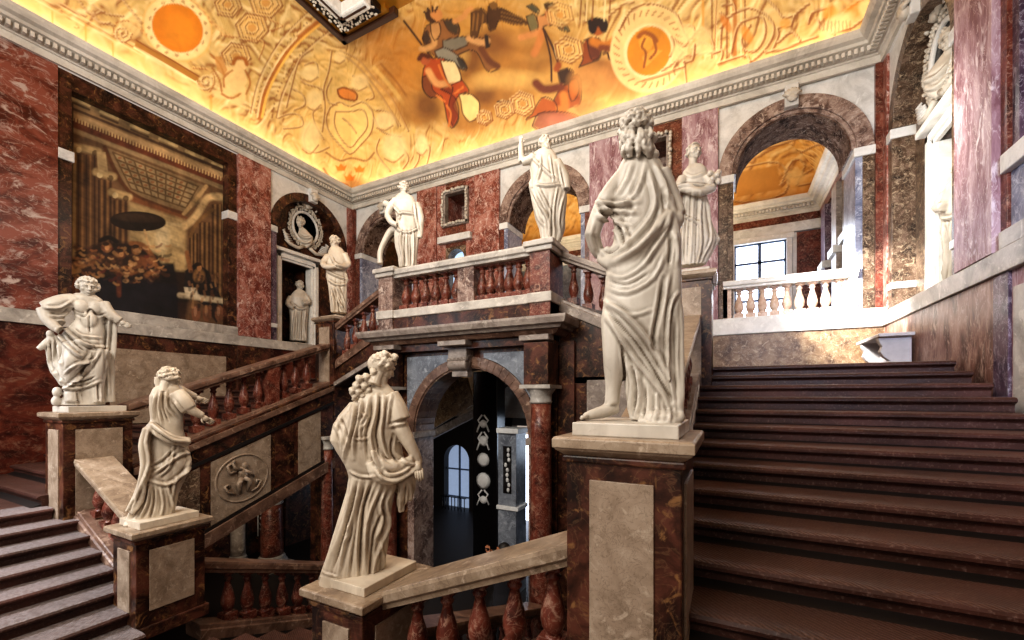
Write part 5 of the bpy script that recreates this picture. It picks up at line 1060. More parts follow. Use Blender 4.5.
    def build(s, name, label, cat, mat='st_white', group=None, plinth=None, smooth=2, foldgain=1.1, backfolds=True, hv=None):
        t = empty(name, label, cat, group); me = remeshed(s.b, s.vx, smooth); n = len(me.vertices)
        co = np.empty(n*3); me.vertices.foreach_get('co', co); co = co.reshape(-1, 3); no = np.empty(n*3); me.vertices.foreach_get('normal', no); no = no.reshape(-1, 3)
        px, dd = topx(co); vd = co/np.linalg.norm(co, axis=1)[:, None]; fc = -(no*vd).sum(1); disp = np.zeros(n)
        for P, w, amp in s.folds:
            w = w*.85; Pn = np.array(P)[:, :2]; lo, hi = Pn.min(0)-w*3, Pn.max(0)+w*3
            I = np.where((px[:, 0] > lo[0]) & (px[:, 0] < hi[0]) & (px[:, 1] > lo[1]) & (px[:, 1] < hi[1]))[0]
            if not len(I): continue
            q = px[I]; dm = np.full(len(I), 1e9); tm = np.zeros(len(I)); m = len(Pn)-1
            for i in range(m):
                a, b = Pn[i], Pn[i+1]; ab = b-a; tt_ = np.clip(((q-a)@ab)/max(1e-9, ab@ab), 0, 1); d = np.hypot(*(q-a-tt_[:, None]*ab).T); u = d < dm; dm = np.where(u, d, dm); tm = np.where(u, (i+tt_)/m, tm)
            tp = np.clip(np.minimum(tm, 1-tm)*5, .25, 1); pr = 1.25*np.exp(-(dm/w)**1.3*1.1)-.45*np.exp(-((dm-1.9*w)/(.8*w))**2)
            wf = np.clip((fc[I]+.05)/.3, 0, 1)+(np.clip((-fc[I]-.1)/.3, 0, 1)*.8 if backfolds else 0); disp[I] += pr*tp*wf*amp/s.sy*foldgain
        for (y0, y1, k, amp, tw, cx0) in s.pleats:                          # pleats round the whole figure
            c0 = s.pt(cx0, (y0+y1)/2); th = np.arctan2((co-np.array(c0))@np.array(s.f), (co-np.array(c0))@np.array(s.lat)); yy = (px[:, 1]-y0)/(y1-y0); wv = np.clip(np.minimum(yy, 1.12-yy)*5, 0, 1)
            a = k*th+tw*yy+1.2*np.sin(2*th+1)+.6*np.sin(3*yy+th*3); disp += amp*wv*(np.abs(np.sin(a/2))*2-1.1)*.5
        co = co+no*disp[:, None]
        B = MB(); B.v = [tuple(p) for p in co]; B.f = [tuple(p.vertices) for p in me.polygons]; B.sm = [True]*len(B.f); D.meshes.remove(me)
        if s.hd.v:
            hm = remeshed(s.hd, hv or s.vx*.55, 1); B.add([v.co[:] for v in hm.vertices], [tuple(p.vertices) for p in hm.polygons], True); D.meshes.remove(hm)
        if s.raw.v: B.add(s.raw.v, s.raw.f, True)
        m2 = D.meshes.new(name+'_figure'); m2.from_pydata(B.v, [], B.f); m2.update(); m2.polygons.foreach_set('use_smooth', [True]*len(m2.polygons)); m2.materials.append(M[mat]); o = D.objects.new('figure', m2); COL.objects.link(o); o.parent = t
        if plinth: x0, x1, y0, y1, z0, z1 = plinth; MB().box(x0, x1, y0, y1, z0, z1).build('plinth', mat, t, .006)
        z = plinth[4] if plinth else min(v[2] for v in B.v); recenter(t, (s.c.x, s.c.y, z)); return t
    def rows(s, L, **k): s.loft(L, **k)
xr_, xl_ = XC+(pi_+po_)/2, XC-(pi_+po_)/2
def px2(o, k): return lambda *q: [(o[0]+q[i]/k, o[1]+q[i+1]/k) for i in range(0, len(q), 2)]
# ---- large statue seen from behind ---------------------------------------------------------
S = Sculpt(xr_, 2.64, .009)
S.rows([(155, 627, 647), (159, 622, 655), (166, 618, 661), (180, 614, 666), (195, 610, 671), (210, 611, 674), (225, 614, 677), (240, 613, 680), (255, 607, 680), (275, 605, 680), (300, 603, 680), (320, 600, 680), (340, 604, 681), (352, 616, 681), (375, 624, 682), (400, 627, 682), (420, 630, 681)], ratio=.62)
S.loft([(196, 662, 673), (240, 664, 681), (300, 664, 681), (350, 667, 683), (420, 668, 683)], ratio=1.2, dep=.05)
S.tube([(622, 176, 0, 8), (608, 199, .03, 10.5), (597, 220, .05, 8.5), (592, 236, .05, 8)]); S.tube([(592, 232, .05, 8), (596, 248, .0, 7), (604, 257, -.04, 6), (612, 258, -.08, 6)])
S.ball(607, 254, .02, 8, 7); S.tube([(600, 258, 0, 5), (612, 263, .06, 7), (632, 255, .12, 6), (655, 232, .12, 6), (670, 214, .08, 6)])
S.tube([(660, 172, .0, 10), (671, 198, -.02, 9), (678, 216, .0, 8)]); S.ball(676, 220, .03, 8, 9); S.tube([(676, 224, .02, 6), (668, 234, .06, 5), (662, 244, .06, 4)])
S.tube([(616, 320, .03, 15), (615, 348, .04, 12.5), (614, 368, .03, 10.5), (613, 388, .01, 7.5), (612, 403, .0, 7.5)]); S.tube([(615, 407, -.03, 7), (605, 411, .02, 7), (594, 414, .06, 5.5), (584, 417, .09, 3.5)])
for k in range(5): S.raw.tube([S.pt(592-k*1.0, 415+k*.3, .03+.02*k), S.pt(584-k*.6, 417.5, .045+.022*k), S.pt(580+k*.3, 419, .05+.022*k)], [.013, .012, .009], 7)
S.ball(660, 416, .05, 20, 7); S.tube([(640, 420, .1, 5), (655, 424, .14, 5), (672, 423, .14, 5), (681, 416, .08, 5)])
S.tube([(634, 165, 0, 10), (635, 155, 0, 8.5), (636, 145, 0, 8)])
S.head(637, 132, 0, 18, face=150, tilt=-4, hair=1.9, seed=3, curls=120, cs=.018)
rdh = random.Random(2)
for k in range(40):
    xx = rdh.uniform(624, 651); e = math.sqrt(max(0, 1-((xx-637)/18)**2)); y0_ = rdh.uniform(128, 144); S.tube([(xx, y0_, .085*e, 2.), (xx+rdh.uniform(-3, 3), y0_+6, .10*e+.02, 2.3), (xx+rdh.uniform(-3, 3), y0_+10, .09*e+.02, 2.), (xx+rdh.uniform(-2, 2), min(158, y0_+15), .07*e+.02, 1.4)], S.hd)
for q in ((622, 145, 5), (626, 154, 5), (648, 150, 6), (653, 155, 4.5), (622, 135, 4.5), (651, 138, 5), (640, 118, 5.5), (630, 121, 5), (648, 124, 4.5)): S.tube([(q[0], q[1]-3, .03, q[2]*.7), (q[0]+2, q[1], .05, q[2]), (q[0]-1, q[1]+4, .03, q[2]*.6)], S.hd)
K = px2((570, 105), 4.)
for P, w, a in ((K(300, 225, 285, 300, 240, 380, 180, 400), 2.6, 1.6), (K(250, 225, 225, 300, 180, 370), 2.4, 1.4), (K(330, 225, 375, 310, 398, 395), 2.8, 2.), (K(310, 240, 330, 320, 340, 400, 300, 480, 220, 560, 150, 610), 3., 2.), (K(100, 385, 190, 395, 280, 385), 2.2, 2.2), (K(105, 412, 200, 425, 275, 430), 2.2, 2.0), (K(105, 440, 170, 470, 250, 480), 2.2, 2.0), (K(112, 402, 150, 450, 195, 500, 215, 560), 2.2, -4.5), (K(120, 385, 170, 440, 215, 490, 235, 550), 2., 2.4), (K(380, 400, 350, 480, 270, 570, 170, 625), 3., 2.2), (K(400, 430, 385, 500, 330, 590, 300, 640), 2.4, 1.7), (K(370, 340, 375, 420, 340, 500), 2.2, -1.8), (K(210, 560, 160, 590, 130, 570), 2., -2.), (K(95, 470, 85, 530, 105, 590), 2., 1.2), (K(420, 510, 430, 580, 428, 640), 2., 1.8), (K(400, 520, 402, 580, 395, 640), 2., -2.4), (K(260, 300, 240, 420, 190, 470), 3, -1.)): S.fold(P, w, a)
K = px2((570, 260), 3.4625)
for P, w, a in ((K(115, 140, 190, 190, 265, 270, 335, 390, 372, 500), 3., 3.4), (K(120, 190, 165, 250, 215, 330, 290, 420, 350, 500), 2.6, 2.6), (K(125, 170, 180, 230, 245, 310, 310, 410, 355, 490), 2., -2.6), (K(130, 95, 200, 112, 290, 60, 335, -40), 2.2, 1.4), (K(125, 45, 180, 60, 250, 20, 300, -60), 2., 1.2), (K(130, 70, 200, 85, 280, 40), 1.6, -1.4), (K(150, 160, 220, 190, 285, 170), 2., 1.3), (K(375, 110, 345, 170, 338, 300, 345, 430), 2., 2.6), (K(325, 60, 310, 160, 290, 270, 300, 330), 2.4, -3.2), (K(350, 30, 330, 140, 320, 260), 2., 1.), (K(388, 130, 388, 300, 390, 550), 1.8, 1.4), (K(365, 200, 362, 350, 372, 540), 2., -2.), (K(195, 345, 213, 430, 203, 530), 2., 2.2), (K(232, 390, 243, 470, 230, 540), 2., 2.2), (K(215, 370, 228, 450, 216, 540), 1.6, -2.6), (K(260, 430, 262, 500, 250, 545), 1.6, -2.2), (K(300, 450, 300, 520, 290, 560), 2, 1.6), (K(330, 480, 345, 530, 340, 570), 2, 1.6), (K(250, 555, 310, 580, 370, 570), 1.8, 1.4), (K(180, 300, 188, 400, 182, 530), 1.6, -2.4)): S.fold(P, w, a)
S.pleats.append((345, 418, 11, .006, 1., 645))
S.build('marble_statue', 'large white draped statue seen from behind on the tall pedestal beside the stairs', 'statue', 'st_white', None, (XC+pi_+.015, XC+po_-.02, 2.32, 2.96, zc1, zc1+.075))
# ---- cream statue in the middle -----------------------------------------------------------
S = Sculpt(XC+1.705, 2.58, .0095)
S.rows([(384, 374, 388), (390, 366, 394), (396, 358, 399), (404, 352, 402), (414, 345, 403), (425, 340, 401), (440, 337, 401), (455, 341, 404), (466, 346, 406), (475, 349, 402), (490, 347, 396), (510, 341, 392), (530, 335, 390), (550, 329, 388), (570, 322, 384), (584, 319, 383)], ratio=.62)
S.loft([(402, 350, 360), (415, 339, 352), (425, 333, 346), (440, 330, 344), (452, 337, 348), (465, 345, 354)], ratio=1.5, dep=-.02)
S.tube([(390, 395, .04, 9), (397, 408, .07, 9.5), (401, 420, .09, 10)]); S.tube([(396, 415, .07, 8), (402, 430, .08, 8), (409, 443, .10, 6.5), (416, 456, .10, 5.2), (418, 464, .10, 4.6)])
S.hand(417, 463, .12, 1, 5, .03, curl=.9)
S.tube([(372, 462, .14, 6), (378, 474, .17, 7), (390, 478, .17, 7), (403, 472, .14, 7), (415, 464, .10, 6)]); S.tube([(374, 452, .14, 5), (384, 465, .17, 6), (398, 466, .15, 6), (412, 460, .12, 5)])
S.loft([(468, 398, 418), (485, 398, 417), (498, 396, 414), (504, 396, 406), (512, 398, 405)], ratio=.6, dep=.04)
S.tube([(380, 392, 0, 8), (380, 384, .0, 7), (382, 376, 0, 6.5)])
S.head(383.5, 367, .0, 13.2, face=120, tilt=24, hair=1.9, seed=5, curls=130, cs=.017)
S.ball(381, 364, -.01, 14, 11.5, None, S.hd)
for x, y, r in ((373, 372, 4), (366, 377, 4.2), (359, 379, 4.5), (356, 386, 4.4), (352, 391, 3.8), (358, 392, 4.5), (364, 386, 4.5), (362, 396, 3.6), (354, 397, 3), (371, 381, 4), (368, 390, 3.6), (395, 357, 3.5), (375, 358, 4), (385, 354, 4)): S.tube([(x-2, y-2, .05, r*.6), (x+1, y, .07, r*.82), (x-1, y+3, .05, r*.6)], S.hd)
K = px2((310, 345), 4.923)
for P, w, a in ((K(215, 290, 205, 400, 175, 510, 165, 570), 2., 1.8), (K(250, 260, 245, 340, 215, 450, 215, 560), 2., 1.8), (K(285, 270, 275, 340, 245, 400, 250, 500), 1.8, 1.6), (K(230, 280, 225, 380, 195, 480), 1.4, -1.6), (K(330, 245, 320, 350, 298, 450, 320, 560, 350, 620), 2., 2.4), (K(365, 250, 358, 350, 348, 440, 375, 540, 430, 590), 2., 2.2), (K(346, 260, 338, 360, 325, 450, 350, 560), 1.4, -2.4), (K(305, 260, 300, 350, 275, 440, 285, 560), 1.6, -1.8), (K(400, 250, 385, 330, 375, 400), 1.8, 1.6), (K(240, 320, 280, 370, 240, 420), 1.6, 1.), (K(385, 400, 430, 392, 478, 385), 1.8, 1.4), (K(120, 390, 150, 440, 165, 520), 2., 1.5), (K(150, 350, 175, 420, 190, 480), 1.6, -1.5), (K(410, 440, 400, 520, 430, 570), 1.6, -2), (K(430, 540, 480, 580, 530, 590), 1.8, 1.5), (K(210, 460, 260, 465, 290, 450), 1.4, 1.)): S.fold(P, w, a)
K = px2((300, 460), 4.)
for P, w, a in ((K(200, 45, 245, 65, 300, 66), 1.6, 1.6), (K(215, 80, 190, 200, 150, 320, 100, 440), 2.2, 2.), (K(245, 75, 215, 210, 180, 330, 150, 465), 2.2, 2.2), (K(228, 90, 200, 210, 165, 330, 125, 450), 1.4, -2.2), (K(262, 90, 235, 210, 215, 340, 200, 470), 1.6, -1.6), (K(290, 90, 255, 190, 242, 320, 240, 470), 2., -3.4), (K(320, 110, 285, 190, 262, 290, 262, 470), 2.2, 2.4), (K(350, 110, 320, 180, 330, 250, 290, 330), 2., 2.), (K(380, 110, 345, 170, 355, 260, 300, 400, 290, 490), 2., 2.), (K(335, 200, 300, 280, 285, 380, 280, 480), 1.5, -2.), (K(320, 330, 335, 400, 330, 470), 1.6, 1.4), (K(80, 440, 110, 455, 160, 470), 1.4, 1.), (K(300, 30, 330, 72, 385, 82, 450, 45, 485, 10), 2., 2.), (K(330, 35, 360, 60, 410, 50, 450, 20), 1.8, 1.8), (K(410, 100, 402, 150, 400, 210), 1.5, 1.6), (K(440, 90, 445, 140, 440, 175), 1.5, 1.6), (K(425, 95, 420, 150, 418, 190), 1.2, -1.8), (K(185, 250, 200, 290, 180, 330), 1.6, 1.2)): S.fold(P, w, a)
S.pleats.append((470, 584, 13, .008, .5, 360))
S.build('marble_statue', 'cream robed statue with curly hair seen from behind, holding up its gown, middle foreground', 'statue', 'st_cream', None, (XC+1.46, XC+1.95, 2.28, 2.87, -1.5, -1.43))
# ---- pointing statue ------------------------------------------------------------------
S = Sculpt(XC-1.705, 2.58, .0115)
S.rows([(383, 162, 176), (388, 153, 181), (396, 149, 184), (406, 149, 185), (418, 150, 184), (430, 149, 184), (442, 146, 188), (455, 144, 191), (466, 144, 193), (476, 144, 189), (486, 141, 183), (496, 137, 179), (506, 133, 177), (514, 128, 175), (522, 124, 172)], ratio=.62)
S.tube([(176, 393, .08, 7.5), (184, 402, .12, 8), (190, 409, .14, 6.5)]); S.tube([(188, 408, .14, 5.5), (197, 413, .14, 4.2), (203, 416, .13, 3.4)]); S.hand(203, 417, .13, 5, 3, .0, curl=.35)
S.tube([(178, 390, -.1, 6), (188, 394, -.16, 4.5), (196, 397, -.18, 3.4)]); S.hand(196, 397.5, -.18, 5, 2, .0, curl=.15)
S.tube([(168, 392, 0, 6), (169, 384, 0, 5.5), (170, 378, 0, 5)]); S.head(170, 377.5, 0, 9.8, face=118, tilt=14, hair=1.3, seed=9, curls=80, cs=.020)
S.tube([(160, 374, .02, 1.8), (168, 379, .09, 1.8), (179, 377, .08, 1.8)], S.hd); S.tube([(158, 377, 0, 3), (158, 383, .0, 3), (160, 388, 0, 3)], S.hd)
S.tube([(150, 424, .1, 4), (160, 433, .17, 5), (175, 440, .18, 5), (189, 442, .14, 5)]); S.tube([(148, 428, .12, 4), (144, 445, .12, 4.5), (146, 466, .12, 4.5), (140, 490, .1, 4), (130, 512, .1, 4)])
K = px2((110, 360), 3.765)
for P, w, a in ((K(150, 235, 190, 268, 240, 300, 300, 308), 1.8, 2.2), (K(160, 262, 200, 290, 250, 318, 300, 322), 1.4, -1.8), (K(150, 250, 135, 310, 145, 380, 130, 440, 80, 560), 1.8, 2.), (K(160, 430, 205, 400, 260, 360, 300, 350), 1.8, 2.), (K(155, 455, 220, 468, 280, 425, 310, 395), 1.8, 2.), (K(160, 400, 200, 380, 250, 330), 1.5, -1.6), (K(240, 325, 225, 400, 180, 440), 1.6, 1.6), (K(135, 440, 115, 530, 65, 600), 1.8, 2.), (K(150, 470, 140, 540, 110, 600), 1.6, 1.8), (K(165, 480, 165, 540, 150, 600), 1.4, -2.2), (K(190, 480, 200, 540, 190, 590), 1.6, 1.6), (K(215, 470, 230, 520, 240, 560), 1.6, 1.6), (K(190, 115, 183, 180, 195, 240), 1.5, 1.6), (K(212, 115, 215, 175, 250, 215), 1.5, 1.5), (K(200, 120, 200, 180, 220, 230), 1.1, -1.6), (K(170, 130, 162, 180, 165, 230), 1.4, 1.3), (K(240, 150, 270, 190, 290, 210), 1.4, 1.4), (K(280, 330, 300, 380, 270, 440), 1.6, 1.4), (K(250, 440, 240, 480, 235, 520), 1.5, 1.5), (K(95, 520, 60, 590), 1.4, -1.4)): S.fold(P, w, a)
S.pleats.append((440, 522, 12, .006, .8, 162))
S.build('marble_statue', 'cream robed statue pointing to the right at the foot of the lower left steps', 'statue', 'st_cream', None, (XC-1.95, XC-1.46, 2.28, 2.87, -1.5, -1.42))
# ---- bare-chested statue at far left ------------------------------------------------------
S = Sculpt(xl_, 2.64, .012)
S.rows([(294, 76, 96), (298, 69, 103), (306, 71, 107), (314, 74, 106), (321, 75, 104), (328, 68, 105), (336, 62, 105), (346, 58, 105), (356, 56, 105), (366, 55, 106), (374, 56, 106), (381, 62, 105), (388, 66, 104), (396, 64, 104), (405, 60, 106)], ratio=.60)
S.tube([(74, 301, .0, 7.5), (62, 303, .04, 8), (50, 306, .06, 7), (43, 308, .06, 5.5)]); S.tube([(43, 308, .06, 5), (47, 318, .08, 5), (55, 327, .12, 4.2), (60, 330, .14, 3.6)]); S.tube([(60, 308, .0, 7), (54, 316, .0, 7), (58, 324, .04, 6)])
S.tube([(102, 304, .04, 6.5), (108, 312, .08, 5.5), (115, 318, .10, 4.6), (121, 321, .12, 3.8)]); S.hand(121, 322, .12, 4, 2, .04, curl=.6)
S.loft([(316, 106, 119), (330, 105, 118), (345, 103, 116), (360, 103, 115), (375, 103, 115), (402, 102, 116)], ratio=.9, dep=-.03)
S.loft([(336, 52, 66), (345, 46, 64), (352, 46, 64), (362, 47, 62), (372, 50, 62), (380, 56, 66), (386, 60, 68)], ratio=.8, dep=-.02); S.tube([(52, 338, .02, 3), (46, 344, .02, 3.4), (38, 349, .02, 2)]); S.ball(50, 334, .02, 4, 4); S.ball(57, 392, .04, 5, 5); S.ball(56, 401, .04, 5, 5)
S.tube([(80, 345, .12, 10), (74, 360, .18, 9), (70, 374, .14, 7), (72, 388, .10, 6), (72, 402, .12, 5)]); S.tube([(96, 350, .08, 10), (96, 370, .10, 8), (96, 388, .06, 6), (98, 403, .10, 5)])
S.ball(81, 306, .10, 7.5, 6, .04); S.ball(96, 307, .10, 7.5, 6, .04); S.ball(89, 320, .10, 8, 8, .05)
S.tube([(87, 302, 0, 6), (87, 296, 0, 5), (88, 290, 0, 5)]); S.head(88, 287.5, .02, 9.6, face=8, tilt=6, hair=1.6, seed=12, curls=90, cs=.022)
K = px2((30, 270), 4.418)
for P, w, a in ((K(140, 245, 190, 295, 260, 335, 345, 340), 1.7, 2.2), (K(115, 265, 150, 320, 210, 375, 230, 380), 1.7, 2.), (K(150, 270, 200, 325, 250, 360), 1.2, -1.6), (K(312, 350, 270, 420, 200, 490, 150, 525), 1.8, 2.2), (K(150, 460, 200, 420, 300, 395), 1.5, 1.6), (K(140, 520, 220, 522, 315, 490), 1.6, 1.8), (K(170, 500, 230, 495, 290, 470), 1.2, -1.6), (K(100, 300, 103, 360, 110, 420), 1.4, 1.6), (K(80, 320, 84, 370, 80, 410), 1.2, 1.4), (K(125, 320, 130, 380, 140, 430), 1.4, 1.4), (K(95, 430, 120, 470, 150, 500), 1.4, 1.4), (K(65, 165, 130, 165, 185, 135), 1.4, 1.5), (K(85, 200, 140, 205, 185, 165), 1.4, 1.5), (K(190, 260, 230, 290, 320, 300), 1.4, 1.2), (K(350, 210, 345, 300, 335, 390), 1.3, 1.5), (K(380, 230, 375, 320, 365, 420), 1.3, 1.4), (K(365, 215, 360, 300, 352, 380), 1., -1.5), (K(340, 400, 345, 480, 350, 570), 1.4, 1.), (K(195, 190, 240, 205, 265, 175, 300, 200, 335, 190), 1.2, -1.2), (K(262, 190, 262, 240, 265, 280), 1.2, -1.2), (K(270, 360, 240, 410, 190, 440), 1.4, 1.4), (K(210, 540, 215, 590), 1.4, -2), (K(300, 500, 305, 580), 1.4, -2)): S.fold(P, w, a)
S.pleats.append((330, 385, 12, .010, .8, 80))
S.build('marble_statue', 'white bare-chested statue with hand on hip on the pedestal at the far left', 'statue', 'st_white', None, (XC-po_+.03, XC-pi_-.03, 2.33, 2.95, zc1, zc1+.08))
# ---- statue behind the large one --------------------------------------------------------
S = Sculpt(xr_, 6.95, .013)
S.rows([(165, 688, 701), (170, 683, 706), (180, 680, 709), (190, 681, 707), (200, 682, 707), (214, 680, 709), (230, 678, 713), (243, 677, 716), (255, 677, 712), (266, 677, 705)], ratio=.6)
S.loft([(228, 706, 714), (240, 706, 720), (250, 704, 714), (262, 700, 705)], ratio=.5)
S.tube([(706, 177, .05, 5), (712, 187, .08, 4.5), (703, 191, .2, 4), (696, 190, .22, 3)]); S.tube([(683, 178, .05, 5), (677, 192, .1, 5), (673, 205, .14, 4.5), (671, 214, .14, 4)])
for k in range(16): S.ball(714.5+random.uniform(-4.5, 4.5), 177+random.uniform(-6, 6), .14+random.uniform(-.04, .04), 3, 3, None, S.hd)
S.tube([(670, 192, .1, 4), (684, 188, .2, 4), (700, 192, .22, 4.4), (714, 187, .16, 4)]); S.tube([(694, 172, 0, 5), (693, 164, 0, 3.6), (694, 158, 0, 3.6)]); S.head(694, 152.5, 0, 8.2, face=35, tilt=0, hair=1.4, seed=21, cs=.022)
K = px2((650, 135), 4.576)
for P, w, a in ((K(170, 260, 160, 360, 150, 480, 140, 590), 1.3, 1.4), (K(200, 260, 195, 360, 190, 480, 185, 590), 1.3, 1.6), (K(235, 260, 230, 380, 235, 500, 215, 590), 1.3, 1.6), (K(185, 265, 178, 380, 168, 590), .9, -1.4), (K(218, 265, 212, 400, 205, 590), .9, -1.4), (K(262, 280, 270, 380, 280, 480, 240, 560), 1.3, 1.4), (K(150, 370, 190, 385, 240, 410), 1.2, 1.3), (K(110, 240, 180, 225, 290, 235), 1.2, 1.3), (K(300, 330, 310, 420, 325, 480), 1.2, 1.2), (K(150, 170, 195, 190, 250, 170), 1.2, .6)): S.fold(P, w, a)
S.pleats.append((205, 266, 14, .016, .4, 693))
S.build('marble_statue', 'white female statue lifting a bunch of flowers, on the upper pedestal behind the largest statue', 'statue', 'st_white', None, (XC+pi_+.03, XC+po_-.03, 6.68, 7.24, 1.79, 1.86))
# ---- balcony corner statue with raised arm ---------------------------------------------------
bsx = XC+bx-.18; S = Sculpt(bsx, 6.5, .013)
S.rows([(150, 538, 552), (154, 533, 555), (160, 530, 558), (168, 530, 562), (178, 531, 564), (188, 529, 566), (198, 531, 567), (208, 533, 566), (218, 535, 565), (228, 539, 565), (238, 541, 562), (243, 541, 560)], ratio=.6)
S.tube([(534, 157, .05, 4.6), (527, 161, .06, 4.2), (522, 162, .06, 3.6)]); S.tube([(522, 162, .06, 3.4), (521, 152, .05, 2.9), (521, 143, .04, 2.4)]); S.hand(521, 143, .04, 0, -5, .0, curl=.2)
S.tube([(556, 162, .05, 5.5), (564, 176, .06, 5), (566, 190, .08, 4.6)]); S.tube([(545, 153, 0, 4.6), (545, 148, 0, 3.6)]); S.head(545.5, 143, 0, 7., face=28, tilt=-6, hair=1.3, beard=True, seed=31, cs=.022)
K = px2((510, 125), 4.925)
for P, w, a in ((K(110, 160, 170, 220, 230, 270), 1.2, 1.4), (K(125, 290, 180, 300, 250, 290), 1.2, 1.3), (K(110, 320, 150, 400, 190, 470, 190, 560), 1.3, 1.7), (K(140, 310, 180, 390, 215, 470), 1.2, 1.4), (K(235, 300, 220, 380, 215, 470, 220, 560), 1.2, 1.6), (K(270, 330, 250, 400, 240, 480, 250, 550), 1.3, 1.6), (K(205, 400, 205, 480, 205, 560), .9, -1.8), (K(120, 400, 140, 460, 170, 500), 1.2, 1.2), (K(150, 150, 150, 220, 130, 280), 1.1, 1.2), (K(195, 150, 205, 220, 215, 280), 1.1, 1.2), (K(240, 200, 250, 260, 265, 320), 1.1, 1.3), (K(95, 200, 100, 270, 100, 330), 1.1, 1.2)): S.fold(P, w, a)
S.pleats.append((190, 242, 12, .014, .8, 548))
S.build('marble_statue', 'white bearded statue raising one arm on the right corner of the balcony', 'statue', 'st_white', None, (bsx-.16, bsx+.16, 6.3, 6.72, 2.49, 2.55))
# ---- balcony left statue ---------------------------------------------------
bsl = XC-bx+.18; S = Sculpt(bsl, 6.5, .014)
S.rows([(194, 399, 409), (197, 396, 414), (203, 393, 417), (210, 394, 418), (218, 396, 418), (228, 395, 419), (238, 394, 419), (248, 395, 418), (258, 398, 417), (268, 399, 417)], ratio=.6)
S.tube([(396, 200, .0, 3.8), (390, 208, .02, 3.6), (387, 215, .04, 3.)]); S.tube([(387, 215, .04, 3), (391, 222, .1, 2.8), (397, 225, .14, 2.6)]); S.tube([(416, 204, .0, 4), (420, 216, .04, 4), (420, 228, .06, 3.4), (419, 238, .06, 3)]); S.ball(386, 204, .0, 3.6, 3.4)
S.tube([(396, 228, 0, 4), (390, 232, -.05, 3.6), (385, 240, -.05, 3), (380, 252, -.05, 2.8), (380, 264, -.05, 3)])
S.tube([(404, 197, 0, 3.6), (404, 192, 0, 3)]); S.head(404, 188, 0, 6., face=20, tilt=8, hair=1.2, seed=41, cs=.022)
K = px2((370, 175), 6.1)
for P, w, a in ((K(160, 250, 200, 230, 270, 240), 1., 1.2), (K(190, 330, 185, 420, 200, 500, 195, 570), 1.1, 1.6), (K(225, 350, 225, 440, 230, 570), 1.1, 1.6), (K(260, 330, 265, 430, 262, 570), 1.1, 1.4), (K(210, 360, 208, 450, 212, 570), .8, -1.6), (K(245, 360, 247, 450, 248, 570), .8, -1.5), (K(150, 300, 180, 340, 240, 350, 300, 320), 1., 1.3), (K(140, 190, 180, 240, 170, 280), 1., 1.2), (K(270, 170, 280, 260, 300, 350), 1., 1.2)): S.fold(P, w, a)
S.pleats.append((225, 268, 12, .014, .5, 407))
S.build('marble_statue', 'white robed statue on the left corner of the balcony', 'statue', 'st_white', None, (bsl-.16, bsl+.16, 6.3, 6.72, 2.49, 2.55))
# ---- statue on the upper left stair pedestal -----------------------------------------------------
S = Sculpt(xl_, 6.95, .015)
S.rows([(247, 331, 341), (250, 329, 344), (256, 327, 347), (263, 325, 348), (270, 326, 346), (278, 326, 347), (286, 328, 347), (294, 329, 347), (303, 330, 347), (313, 331, 347)], ratio=.65)
S.tube([(344, 254, .05, 3.4), (348, 264, .08, 3.2), (341, 267, .2, 2.8), (333, 265, .24, 2.6)]); S.tube([(328, 256, .05, 3.2), (323, 264, .1, 3), (328, 267, .22, 2.6), (336, 266, .26, 2.3)]); S.tube([(335, 250, 0, 3), (335, 245, 0, 2.7)]); S.head(334.5, 241.5, 0, 5.6, face=-35, tilt=12, hair=1.4, beard=True, seed=51, cs=.024)
K = px2((300, 225), 6.4)
for P, w, a in ((K(200, 200, 230, 250, 290, 270), 1., 1.2), (K(170, 290, 220, 320, 300, 350), 1., 1.3), (K(180, 350, 230, 380, 300, 380), 1., 1.2), (K(210, 400, 240, 480, 290, 560), 1., 1.6), (K(240, 390, 270, 460, 290, 520), 1., 1.4), (K(200, 420, 215, 490, 215, 560), 1., 1.5), (K(225, 430, 245, 510, 250, 570), .8, -1.6), (K(290, 300, 300, 360, 310, 390), 1., 1.2)): S.fold(P, w, a)
S.pleats.append((275, 312, 10, .015, .8, 338))
S.build('marble_statue', 'cream bearded statue with folded arms on the upper left stair pedestal', 'statue', 'st_cream', None, (XC-po_+.05, XC-pi_-.05, 6.7, 7.2, 1.79, 1.84))
# ---- niche statues (the right one mirrors the left one) ---------------------------------------------
S = Sculpt(XL-.52, 8.58, .016)
S.rows([(290, 296, 304), (293, 293, 307), (298, 289, 309), (306, 288, 309), (316, 290, 308), (327, 290, 307), (336, 290, 307), (341, 290, 307)], ratio=.62)
S.tube([(306, 296, .05, 2.6), (309, 302, .1, 2.4), (303, 303, .22, 2.2)]); S.tube([(291, 297, .05, 2.8), (288, 304, .1, 2.6), (294, 308, .2, 2.2)]); S.tube([(300, 292, 0, 2.4), (300, 288, 0, 2.2)]); S.head(300, 285.5, 0, 4.5, face=30, tilt=12, hair=1., seed=61, cs=.026)
for P, w, a in (([(292, 303), (299, 309), (307, 308)], .9, 1.1), ([(296, 310), (294, 325), (293, 340)], .9, 1.3), ([(301, 310), (300, 325), (301, 340)], .9, 1.3), ([(306, 310), (304, 325), (306, 340)], .9, 1.2), ([(298, 312), (297, 340)], .6, -1.2)): S.fold(P, w, a)
S.pleats.append((308, 341, 11, .016, .5, 299))
ns = S.build('marble_statue', 'small white statue standing in the niche of the left wall, below the round bust', 'statue', 'st_white', 'statues in the wall niches', (XL-.68, XL-.36, 8.40, 8.76, ZB1, ZB1+.07))
